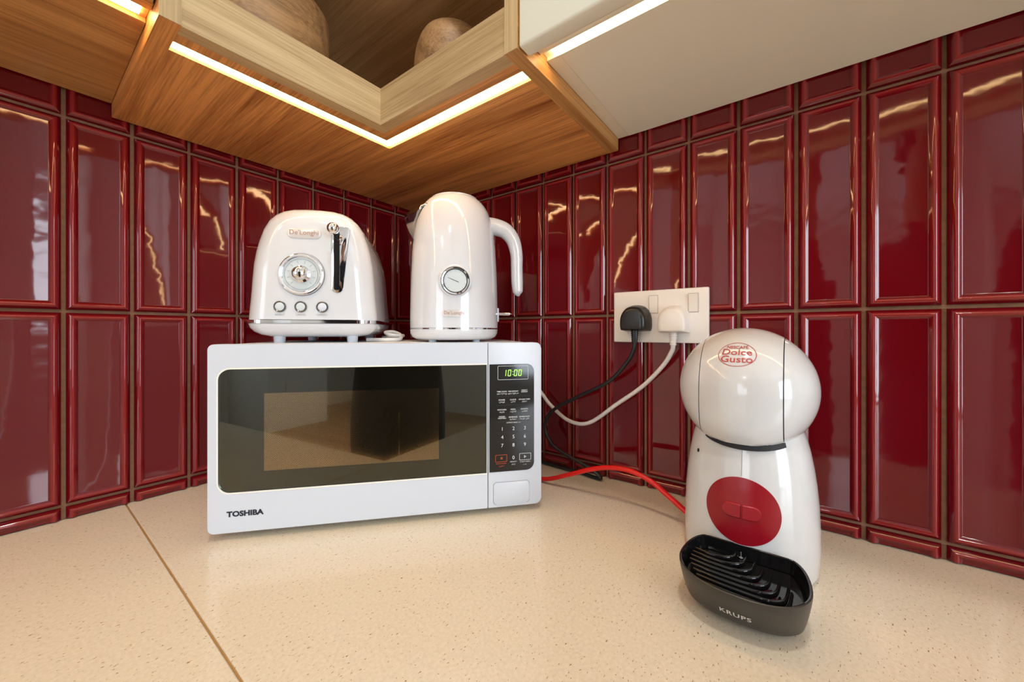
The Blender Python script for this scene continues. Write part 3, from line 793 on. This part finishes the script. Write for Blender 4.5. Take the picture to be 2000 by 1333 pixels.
def needle(x, z, ang, l0, l1, w, y):
    c, s = math.cos(ang), math.sin(ang)
    return mk([(x + c * r - s * q, y, z + s * r + c * q) for r, q in ((l0, -w), (l1, -w * 0.4), (l1, w * 0.4), (l0, w))], [(0, 1, 2, 3)])
obj('gauge_needle', needle(0.0012, gz, R_(157), -0.0055, 0.0128, 0.0005, GY - 0.0030), 'ink_navy', gauge)
for k in range(11):
    a = R_(225 - 27 * k)
    obj('gauge_mark', needle(0.0012, gz, a, 0.0145, 0.0165, 0.0003, GY - 0.0028), 'ink_grey', gauge)
def wrapped(poly, fn, d0, d1):
    n = len(poly); V = [fn(u, v, d1) for u, v in poly] + [fn(u, v, d0) for u, v in poly]
    F = [tuple(range(n))] + [(i, n + i, n + (i + 1) % n, (i + 1) % n) for i in range(n)]
    bm = bmesh.new(); me = mk(V, F); bm.from_mesh(me); bpy.data.meshes.remove(me)
    me = from_bm(bm); return me
def wrap_pill(u0, u1, v0, v1, d_, n=28):
    r = (v1 - v0) / 2; vc = (v0 + v1) / 2; V = []; F = []
    for k in range(n + 1):
        u = u0 + (u1 - u0) * (0.5 - 0.5 * math.cos(PI * k / n))
        e = min(u - u0, u1 - u); h = math.sqrt(max(r * r - max(r - e, 0) ** 2, 0)) if e < r else r
        h = max(h, 1e-5)
        V += [wrapk(u, vc - h, -0.001), wrapk(u, vc - h * 0.96, d_), wrapk(u, vc + h * 0.96, d_), wrapk(u, vc + h, -0.001)]
    for k in range(n):
        for q in range(3): F.append((4 * k + q, 4 * k + 4 + q, 4 * k + 5 + q, 4 * k + 1 + q))
    me = mk(V, F); shade(me, 40); return me
bad = obj('badge', wrap_pill(-0.0195, 0.0185, -0.0553, -0.0443, 0.0011), 'badge', ke)
obj('badge_lettering', text_mesh("De'Longhi", 0.0078, lambda u, v: wrapk(u - 0.0005, v - 0.0498, 0.0015)), bpy.data.materials['badge_print'], bad)
obj('switch_mount', box(0.0725, 0.0765, -0.008, 0.008, 0.034, 0.058, 0.0015, 2), 'white_plastic', ke)
obj('switch_lever', tube([(0.0745, 0, 0.0480), (0.088, 0, 0.0480), (0.096, 0, 0.0480), (0.1005, 0, 0.0480)], [0.0026, 0.0032, 0.0032, 0.0012], 14), 'chrome', ke)

# ------------------------------------------------------------------ capsule coffee machine
XC, YC = -0.13, -0.767
cm = thing('coffee_machine', 'white round-headed capsule coffee machine with red disc and black drip tray', 'coffee machine', (XC, YC, 0), R_(-90))
bp_ = [(0.0600, 0.0), (0.0635, 0.003), (0.0650, 0.009), (0.0660, 0.030), (0.0658, 0.055), (0.0648, 0.078), (0.0630, 0.098), (0.0606, 0.116), (0.0578, 0.132), (0.0550, 0.144), (0.0520, 0.153), (0.0, 0.158)]
def br_(z):
    for (r0, z0), (r1, z1) in zip(bp_, bp_[1:]):
        if z0 <= z <= z1: return r0 + (r1 - r0) * (z - z0) / (z1 - z0)
    return bp_[0][0]
body = obj('body', lathe(bp_, 80), 'cream_gloss', cm)
def wrapb(u, v, d_=0.0, zc=0.077):
    z = zc + v; r = br_(z) + d_; a = u / 0.0648; return (r * math.sin(a), -r * math.cos(a), z)
# head: three shells around a dark core
HZ, HR = 0.196, 0.0690
def head_shell(x0, x1, rad, zmin=None, nx=22, na=72):
    """slice of the head between two upright planes"""
    V = []; F = []
    for i in range(nx + 1):
        t_ = i / nx
        x = x0 + (x1 - x0) * (0.5 - 0.5 * math.cos(PI * t_)) if abs(x0) < rad * 0.99 and abs(x1) < rad * 0.99 else x0 + (x1 - x0) * (math.sin(PI / 2 * t_) if abs(x1) >= rad * 0.99 else 1 - math.cos(PI / 2 * t_))
        r = math.sqrt(max(rad * rad - x * x, 1e-8))
        for k in range(na):
            a = 2 * PI * k / na
            y, z = -r * math.cos(a), r * math.sin(a)
            if y < 0 and z < 0: y *= 1 + 0.62 * (z / rad) ** 2      # full chin
            zz = HZ + z
            if zmin is not None and zz < zmin: zz = zmin
            V.append((x, y, zz))
    for i in range(nx):
        for k in range(na):
            F.append((i * na + k, i * na + (k + 1) % na, (i + 1) * na + (k + 1) % na, (i + 1) * na + k))
    F.append(tuple(reversed(range(na)))); F.append(tuple(nx * na + k for k in range(na)))
    bm = bmesh.new(); me = mk(V, F); bm.from_mesh(me); bpy.data.meshes.remove(me)
    bmesh.ops.remove_doubles(bm, verts=bm.verts, dist=1e-6)
    me = from_bm(bm); shade(me, 40); return me
SX = 0.0375
obj('head_core', head_shell(-0.060, 0.060, HR - 0.0022, 0.137), 'dark_gap', cm, loc=(-0.003, 0, 0))
obj('head_side', head_shell(-HR, -SX - 0.0009, HR), 'cream_gloss', cm, loc=(-0.003, 0, 0))
obj('head_side', head_shell(SX + 0.0009, HR, HR), 'cream_gloss', cm, loc=(-0.003, 0, 0))
hf = obj('head_front', head_shell(-SX, SX, HR + 0.0003, 0.1440), 'cream_gloss', cm, loc=(-0.003, 0, 0))
# print on the head
def wraph(u, v, d_=0.0003, el0=R_(37)):
    el = el0 + v / HR; az = u / (HR * math.cos(el0)) - R_(2)
    r = HR + 0.0003 + d_
    return (r * math.cos(el) * math.sin(az), -r * math.cos(el) * math.cos(az), HZ + r * math.sin(el))
def ell(a, b, n=56): return [(a * math.cos(2 * PI * k / n), b * math.sin(2 * PI * k / n)) for k in range(n)]
eo, ei = ell(0.0176, 0.0152), ell(0.0170, 0.0146)
n_ = len(eo)
obj('logo_ring', mk([wraph(u, v) for u, v in eo + ei], [(i, (i + 1) % n_, n_ + (i + 1) % n_, n_ + i) for i in range(n_)]), 'ink_red', hf)
obj('logo_lettering', text_mesh('NESCAFÉ', 0.0054, lambda u, v: wraph(u, v + 0.0088), bold=0.0001), 'ink_red', hf)
obj('logo_lettering', text_mesh('Dolce', 0.0108, lambda u, v: wraph(u, v + 0.0018), bold=0.0001, sx=1.08), 'ink_red', hf)
obj('logo_lettering', text_mesh('Gusto', 0.0108, lambda u, v: wraph(u, v - 0.0068), bold=0.0001, sx=1.02), 'ink_red', hf)
# front disc, buttons, seam, steam hole
def wrap_disc(rad, d0, d1, fn, nr=8, na=64, ex=1.0):
    V = [fn(0, 0, d1)]; F = []
    for i in range(1, nr + 1):
        for k in range(na):
            a = 2 * PI * k / na; V.append(fn(rad * i / nr * math.cos(a) * ex, rad * i / nr * math.sin(a), d1))
    b = len(V)
    for k in range(na):
        a = 2 * PI * k / na; V.append(fn(rad * math.cos(a) * ex, rad * math.sin(a), d0))
    for k in range(na): F.append((0, 1 + k, 1 + (k + 1) % na))
    for i in range(nr - 1):
        for k in range(na):
            F.append((1 + i * na + k, 1 + (i + 1) * na + k, 1 + (i + 1) * na + (k + 1) % na, 1 + i * na + (k + 1) % na))
    for k in range(na): F.append((b - na + k, b + k, b + (k + 1) % na, b - na + (k + 1) % na))
    bm = bmesh.new(); me = mk(V, F); bm.from_mesh(me); bpy.data.meshes.remove(me)
    me = from_bm(bm); shade(me, 40); return me
disc = obj('control_disc', wrap_disc(0.0335, -0.001, 0.0006, wrapb, ex=1.04), 'red_disc', cm)
def pill(x0, x1, r, left):
    return rrect(x0, x1, -0.0072, 0.0072, (r, 0.0008, 0.0008, r) if left else (0.0008, r, r, 0.0008), 6)
for left, (a, b) in ((True, (-0.0172, -0.0006)), (False, (0.0006, 0.0172))):
    po = pill(a, b, 0.0069, left)
    pi_ = [((u - (a + b) / 2) * 0.94 + (a + b) / 2, v * 0.86) for u, v in po]
    n_ = len(po)
    V = [wrapb(u, v, 0.0003) for u, v in po] + [wrapb(u, v, 0.0018) for u, v in po] + [wrapb(u, v, 0.0026) for u, v in pi_]
    F = [(k, (k + 1) % n_, n_ + (k + 1) % n_, n_ + k) for k in range(n_)] + [(n_ + k, n_ + (k + 1) % n_, 2 * n_ + (k + 1) % n_, 2 * n_ + k) for k in range(n_)] + [tuple(range(2 * n_, 3 * n_))]
    bm = bmesh.new(); me = mk(V, F); bm.from_mesh(me); bpy.data.meshes.remove(me)
    me = from_bm(bm); shade(me, 35); obj('selector_button', me, 'red_button', disc)
zs = [0.112 + 0.0035 * k for k in range(10)]
obj('body_seam', mk([wrapb(s * 0.0003, z - 0.077, 0.0002) for z in zs for s in (-1, 1)], [(2 * i, 2 * i + 1, 2 * i + 3, 2 * i + 2) for i in range(9)]), 'seam_grey', body)
zs = [0.030 + 0.002 * k for k in range(7)]
obj('body_seam', mk([wrapb(s * 0.0003, z - 0.077, 0.0002) for z in zs for s in (-1, 1)], [(2 * i, 2 * i + 1, 2 * i + 3, 2 * i + 2) for i in range(6)]), 'seam_grey', body)
obj('screw_hole', wrap_disc(0.0021, -0.001, 0.0003, lambda u, v, d_: wrapb(u - 0.0560, v + 0.0475, d_), 3, 18), 'dark_gap', body)
# black crescent sheet painting the shadow gap under the head
V = []; F = []
for k in range(25):
    u = -1 + 2 * k / 24; a = u * 0.72
    zt = 0.1450; zb_ = 0.1384 + 0.0052 * abs(u) ** 2.0
    for z in (zb_, zt + 0.003):
        r = br_(min(z, 0.152)) + 0.0012 + 0.0022 * (1 - u * u)
        V.append((r * math.sin(a), -r * math.cos(a), z))
for k in range(24): F.append((2 * k, 2 * k + 2, 2 * k + 3, 2 * k + 1))
obj('head_gap_shadow', mk(V, F), 'dark_gap', cm)
# water tank behind
obj('water_tank', plan_loft([(0.012, 0.006), (0.02, 0.0), (0.175, 0.004), (0.19, 0.014)], 0.104, 0.060, 0.02), 'smoke_glass', cm, loc=(0, 0.074, 0))
obj('tank_base', plan_loft([(0.0, 0.004), (0.002, 0.001), (0.0118, 0.001)], 0.104, 0.060, 0.02), 'cream_gloss', cm, loc=(0, 0.074, 0))
# drip tray: open tub, D-shaped
def tray_outline(k, n=44):
    """closed outline, k scales from floor (0) to rim (1)"""
    hw = 0.0425 + 0.0095 * k; yf = -0.1205 - 0.0350 * k; yb = -0.0600 - 0.0040 * k
    cx = 0.0045
    pts = []
    ys = -0.100 - 0.010 * k                    # where the widest point is
    for i in range(n + 1):                     # front half: superellipse from left to right
        a = PI * i / n
        c, s = math.cos(a), math.sin(a)
        pts.append((cx - hw * math.copysign(abs(c) ** 0.86, c), ys + (yf - ys) * abs(s) ** 0.92))
    # back: sloping in to a short straight edge against the body
    for i in range(1, 9): 
        t_ = i / 9; pts.append((cx + hw - (hw - 0.036) * t_ ** 1.7, ys + (yb - ys) * (1 - (1 - t_) ** 1.7)))
    pts.append((cx + 0.034, yb)); pts.append((cx - 0.034, yb))
    for i in range(8, 0, -1):
        t_ = i / 9; pts.append((cx - hw + (hw - 0.036) * t_ ** 1.7, ys + (yb - ys) * (1 - (1 - t_) ** 1.7)))
    return pts
def inset(pts, d_):
    cx = sum(p[0] for p in pts) / len(pts); cy = sum(p[1] for p in pts) / len(pts); n = len(pts); out = []
    for i in range(n):
        a, b = pts[i - 1], pts[(i + 1) % n]
        tx, ty = b[0] - a[0], b[1] - a[1]; l = math.hypot(tx, ty) or 1
        nx, ny = -ty / l, tx / l
        if nx * (cx - pts[i][0]) + ny * (cy - pts[i][1]) < 0: nx, ny = -nx, -ny
        out.append((pts[i][0] + nx * d_, pts[i][1] + ny * d_))
    return out
TRZ = 0.0425
lv = [(0.0, 0.10, 0.0130), (0.0012, 0.20, 0.0075), (0.0040, 0.33, 0.0028), (0.0085, 0.45, 0.0004), (0.014, 0.56, 0), (0.024, 0.75, 0), (0.034, 0.91, 0), (0.040, 0.985, 0), (TRZ, 1.0, 0.0002), (TRZ + 0.0006, 1.0, 0.0012), (TRZ, 1.0, 0.0024), (0.030, 0.78, 0.0028), (0.026, 0.7, 0.0032)]
V = []; F = []
for z, k, ins in lv:
    p = inset(tray_outline(max(k, 0)), ins) if ins else tray_outline(k)
    n_ = len(p); V += [(a, b, z) for a, b in p]
for i in range(len(lv) - 1):
    for k in range(n_): F.append((i * n_ + k, i * n_ + (k + 1) % n_, (i + 1) * n_ + (k + 1) % n_, (i + 1) * n_ + k))
F.append(tuple(reversed(range(n_)))); F.append(tuple((len(lv) - 1) * n_ + k for k in range(n_)))
bm = bmesh.new(); me = mk(V, F); bm.from_mesh(me); bpy.data.meshes.remove(me); me = from_bm(bm); shade(me, 40)
me.materials.append(M['tray_grey']); me.materials.append(M['black_gloss'])
for p_ in me.polygons:                       # the inside of the tub is glossy black
    if 9 * n_ <= p_.index < (len(lv) - 1) * n_: p_.material_index = 1
tray = obj('drip_tray', me, 'tray_grey', cm)
gr = obj('tray_grate', mk([(a, b, 0.0285) for a, b in inset(tray_outline(0.74), 0.0045)], [tuple(range(n_))]), 'black_gloss', tray)
for i in range(8):                                           # nested curved ribs
    f = i / 7
    y = -0.090 - 0.053 * f; xr = -0.004 + 0.049 * f ** 0.9 - (0.004 if i == 7 else 0)
    xl = -0.0395 + 0.030 * max(0, f - 0.35) ** 1.5
    hk = 0.018 + 0.012 * f
    pts = [(xl, y + 0.004, 0.0340), ((xl * 2 + xr) / 3, y + 0.0005, 0.0348), (xr - 0.017, y, 0.0350), (xr - 0.007, y + 0.003, 0.0352), (xr - 0.001, y + 0.010, 0.0354), (xr + 0.001, y + hk, 0.0356)]
    obj('rib', tube(pts, 0.0017, 8, 6, flat=(0.8, 1.8)), 'black_gloss', gr)
def wrap_tray(u, v):
    z = 0.0205 + v; k = 0.56 + (z - 0.014) * 0.019 / 0.001
    p = tray_outline(k)[:45]
    # point on the front at horizontal position u
    x = 0.0035 + u
    for (xa, ya), (xb, yb2) in zip(p, p[1:]):
        if xa <= x <= xb:
            return (x, ya + (yb2 - ya) * (x - xa) / max(xb - xa, 1e-9) - 0.0004, z)
    return (x, p[22][1], z)
obj('brand_lettering', text_mesh('KRUPS', 0.0074, lambda u, v: wrap_tray(u, v), bold=0.0001, spacing=1.15), 'silver_print', tray)

# ------------------------------------------------------------------ double socket
def on_wall(name, label, cat, y, z, group=None):
    return thing(name, label, cat, (-0.0078, y, z), R_(-90), group)      # local x = -Y, local -y = out of the wall
so = on_wall('double_socket', 'white double switched wall socket on the burgundy tiles', 'socket', -0.6337, 0.2855)
obj('plate', box(-0.0737, 0.0737, -0.0092, 0.0, -0.0426, 0.0426, 0.0016, 3), 'socket_white', so)
for x in (-0.0068, 0.0527):
    s = obj('switch_frame', prism_y(rrect(x - 0.0076, x + 0.0076, 0.0045, 0.0345, 0.0012), -0.0097, -0.008), mat('switch_gap', srgb(196, 184, 174), 0.5), so)
    bm = bmesh.new()
    pr = [(-0.0064, -0.0095), (-0.0064, -0.0108), (0.0064, -0.0108), (0.0064, -0.0095)]
    V = [(x + a, y_, z) for z, y_ in ((0.0060, -0.0095), (0.0060, -0.0104), (0.0195, -0.0112), (0.0330, -0.0128), (0.0330, -0.0095)) for a in (-0.0062, 0.0062)]
    bm.free()
    F = [(2 * i, 2 * i + 1, 2 * i + 3, 2 * i + 2) for i in range(4)] + [(0, 2, 4, 6, 8), (1, 9, 7, 5, 3)]
    obj('rocker', mk(V, F), 'socket_white', s)
    obj('socket_pins', boxes([(x - 0.034, x - 0.030, -0.0095, -0.008, 0.006, 0.014)]), 'dark_gap', so)

# plugs with their cables
def plug_shape(depth=0.030):
    """three-pin plug seen from the front: flat foot, domed top; local -y out"""
    out = []
    P = [(-0.0235, -0.012), (-0.0225, -0.0185), (-0.018, -0.0215), (0.018, -0.0215), (0.0225, -0.0185), (0.0235, -0.012), (0.0232, -0.001), (0.0205, 0.009), (0.0150, 0.0165), (0.0085, 0.0205), (0.0, 0.0215), (-0.0085, 0.0205), (-0.0150, 0.0165), (-0.0205, 0.009), (-0.0232, -0.001)]
    P = [(p.x, p.y) for p in catmull([(a, b, 0) for a, b in P] + [(P[0][0], P[0][1], 0)], 3)][:-1]
    lv = [(0.0, 1.0, 0), (-0.006, 1.0, 0), (-0.0075, 0.985, 0), (-0.022, 0.90, -0.0005), (-0.027, 0.84, -0.001), (-0.0295, 0.74, -0.0015), (-0.0303, 0.60, -0.002)]
    V = []; F = []; n = len(P)
    for y, k, dz in lv: V += [(a * k, y, (b + 0.004) * k - 0.004 + dz) for a, b in P]
    for i in range(len(lv) - 1):
        for k in range(n): F.append((i * n + k, i * n + (k + 1) % n, (i + 1) * n + (k + 1) % n, (i + 1) * n + k))
    F.append(tuple(range(n))); F.append(tuple((len(lv) - 1) * n + k for k in reversed(range(n))))
    bm = bmesh.new(); me = mk(V, F); bm.from_mesh(me); bpy.data.meshes.remove(me); me = from_bm(bm); shade(me, 45); return me
def relief(z0, z1, r0, r1, nb=6):
    prof = [(r0, z0)]
    for k in range(nb):
        a = z0 + (z1 - z0) * (k + 0.15) / nb; b = z0 + (z1 - z0) * (k + 0.8) / nb; r = r0 + (r1 - r0) * k / nb
        prof += [(r, a), (r, b), (r * 0.82, b - 0.0002), (r * 0.82, z0 + (z1 - z0) * (k + 1.1) / nb)]
    return lathe(prof, 18)
def corded_plug(name, label, y, z, path, rad, pm, cm_):
    w = thing(name, label, 'plug', (-0.0172, y, z), R_(-90))
    obj('plug', plug_shape(), pm, w)
    obj('strain_relief', relief(-0.020, -0.0405, 0.0062, 0.0046), pm, w, loc=(0, -0.0145, 0))
    # path in room coordinates -> local (x = -(Y - y), y = X + 0.0172, z)
    loc = [(-(Y - y), X + 0.0172, Z - z) for X, Y, Z in path]
    obj('cable', tube([(0, -0.0145, -0.034), (0, -0.0145, -0.042)] + loc, rad, 12, 10), cm_, w)
    return w
kp_b = [(-0.0325, -0.5990, 0.2290), (-0.033, -0.5892, 0.2105), (-0.033, -0.5582, 0.1765), (-0.033, -0.5005, 0.1443), (-0.034, -0.4584, 0.1209), (-0.034, -0.4361, 0.0988), (-0.033, -0.4304, 0.0736), (-0.033, -0.4474, 0.0475), (-0.032, -0.4798, 0.0330), (-0.030, -0.5240, 0.0180), (-0.028, -0.5400, 0.0045), (-0.022, -0.5000, 0.0042), (-0.018, -0.44, 0.0042), (-0.016, -0.38, 0.0042)]
corded_plug('corded_plug', 'black three pin plug with black cable in the double socket', -0.6010, 0.2830, kp_b, 0.0032, 'black_plastic', 'black_cable')
kp_w = [(-0.0290, -0.6575, 0.2290), (-0.0250, -0.6435, 0.2064), (-0.022, -0.6109, 0.1711), (-0.022, -0.5674, 0.1367), (-0.021, -0.5152, 0.0970), (-0.021, -0.4739, 0.0953), (-0.021, -0.4351, 0.1193), (-0.021, -0.4142, 0.1408), (-0.021, -0.385, 0.170), (-0.021, -0.35, 0.20)]
corded_plug('corded_plug', 'white three pin plug with white cable in the double socket', -0.6605, 0.2800, kp_w, 0.0034, 'socket_white', 'white_cable')
o = obj('power_cable', tube([(-0.085, -0.40, 0.0046), (-0.0934, -0.463, 0.0065), (-0.0948, -0.5135, 0.0257), (-0.0959, -0.5505, 0.0426), (-0.0968, -0.5848, 0.0536), (-0.0977, -0.6167, 0.0563), (-0.0985, -0.6465, 0.0487), (-0.0991, -0.6675, 0.0362), (-0.0998, -0.6914, 0.0206), (-0.0985, -0.7050, 0.0110)], 0.0036, 12, 8), 'red_cable')
tag(o, 'bright red cable arching over the worktop from microwave to coffee machine', 'cable')

# socket on the far pier, mirrored in the microwave door
ps = thing('wall_socket', 'small white wall socket on the far pier mirrored in the door', 'socket', (-4.15, -2.47, -0.36), R_(90))
obj('plate', box(-0.066, 0.066, -0.012, 0.0, -0.066, 0.066, 0.002, 1), 'socket_white', ps)
obj('rocker', box(-0.012, 0.012, -0.016, -0.011, 0.012, 0.042), 'socket_white', ps)

# ------------------------------------------------------------------ the photographer, mirrored in the microwave door
M['skin'] = mat('skin', srgb(196, 148, 120), 0.5)
M['jeans'] = mat('dark_denim', srgb(40, 46, 66), 0.85)
M['sweater'] = mat('navy_sweater', srgb(20, 22, 36), 0.9)
M['hair'] = mat('dark_hair', srgb(34, 26, 22), 0.6)
M['shoe'] = mat('dark_shoe', srgb(30, 30, 32), 0.6)
def person():
    V = []; E = []; RAD = []
    def v(p, rx, ry=None, par=None):
        V.append(p); RAD.append((rx, ry or rx))
        if par is not None: E.append((par, len(V) - 1))
        return len(V) - 1
    pel = v((0, 0, 0.93), 0.178, 0.118)
    sp1 = v((0, 0, 1.07), 0.150, 0.108, pel)
    che = v((0, -0.01, 1.26), 0.165, 0.115, sp1)
    nb = v((0, -0.015, 1.41), 0.075, 0.065, che)
    nk = v((0, -0.005, 1.475), 0.052, 0.054, nb)
    jaw = v((0, 0.012, 1.535), 0.060, 0.074, nk)
    hd = v((0, 0.006, 1.60), 0.074, 0.092, jaw)
    v((0, 0.0, 1.665), 0.052, 0.066, hd)
    v((0, 0.105, 1.575), 0.010, 0.012, hd)              # nose
    for s in (-1, 1):
        hip = v((s * 0.086, 0, 0.86), 0.108, 0.106, pel)
        kn = v((s * 0.080, 0.012, 0.49), 0.076, 0.076, hip)
        an = v((s * 0.080, -0.02, 0.095), 0.046, 0.046, kn)
        ft = v((s * 0.088, 0.06, 0.052), 0.044, 0.036, an)
        v((s * 0.098, 0.165, 0.034), 0.040, 0.026, ft)
        sh = v((s * 0.165, -0.012, 1.365), 0.066, 0.062, che)
        el = v((s * 0.250, -0.010, 1.130), 0.048, 0.048, sh)
        wx = 0.09 + s * 0.085
        wr_ = v((wx + s * 0.02, 0.185, 1.125), 0.030, 0.028, el)
        pa = v((wx + s * 0.006, 0.248, 1.115), 0.020, 0.036, wr_)
        for k, (dz, ln) in enumerate(((0.030, 0.060), (0.010, 0.068), (-0.010, 0.064), (-0.029, 0.052))):
            a = v((wx, 0.278, 1.112 + dz), 0.0095, 0.0095, pa)
            b = v((wx - s * 0.006, 0.278 + ln * 0.45, 1.110 + dz), 0.0088, 0.0088, a)
            v((wx - s * 0.030, 0.278 + ln * 0.62, 1.108 + dz), 0.0078, 0.0078, b)
        a = v((wx - s * 0.014, 0.246, 1.150), 0.0115, 0.0115, pa)
        v((wx - s * 0.036, 0.272, 1.160), 0.0095, 0.0095, a)
    me = bpy.data.meshes.new('figure'); me.from_pydata(V, E, []); me.update()
    o = bpy.data.objects.new('figure', me); COL.objects.link(o)
    md = o.modifiers.new('skin', 'SKIN'); md.use_smooth_shade = True; md.branch_smoothing = 0.3
    if not me.skin_vertices: me.skin_vertices.new()
    for i, r in enumerate(RAD): me.skin_vertices[0].data[i].radius = r
    me.skin_vertices[0].data[0].use_root = True
    sd = o.modifiers.new('sub', 'SUBSURF'); sd.levels = 2; sd.render_levels = 2
    dg = bpy.context.evaluated_depsgraph_get()
    out = bpy.data.meshes.new_from_object(o.evaluated_get(dg))
    bpy.data.objects.remove(o)
    out.materials.clear()
    for m in ('sweater', 'jeans', 'shoe', 'skin'): out.materials.append(M[m])
    for p in out.polygons:
        c = p.center
        p.material_index = 2 if c.z < 0.085 else 1 if c.z < 0.885 else 3 if (c.z > 1.435 or c.y > 0.19) else 0
        p.use_smooth = True
    return out
pr = thing('person', 'person in a navy sweater and dark jeans mirrored in the microwave door', 'person', (-0.985, -1.015, FZ), R_(-41.2))
obj('figure', person(), None, pr)
bm = bmesh.new(); bmesh.ops.create_uvsphere(bm, u_segments=28, v_segments=18, radius=1)
for vv in bm.verts: vv.co = Vector((vv.co.x * 0.088, vv.co.y * 0.106 - 0.012, vv.co.z * 0.10))
bmesh.ops.delete(bm, geom=[f for f in bm.faces if f.calc_center_median().y > 0.045 and f.calc_center_median().z < 0.055 or f.calc_center_median().z < -0.07], context='FACES')
obj('hair', from_bm(bm), 'hair', pr, loc=(0, 0, 1.615), smooth=60)
for s_ in (-1, 1):
    bm = bmesh.new(); bmesh.ops.create_uvsphere(bm, u_segments=14, v_segments=10, radius=0.011)
    obj('eye', from_bm(bm), 'black_gloss', pr, loc=(s_ * 0.030, 0.086, 1.600), smooth=60)
    obj('ear', box(s_ * 0.076 - 0.006, s_ * 0.076 + 0.006, -0.02, 0.016, 1.565, 1.62, 0.005, 2), 'skin', pr)
obj('mouth', box(-0.022, 0.022, 0.070, 0.084, 1.537, 1.543, 0.002, 1), mat('lips', srgb(160, 90, 82), 0.5), pr)
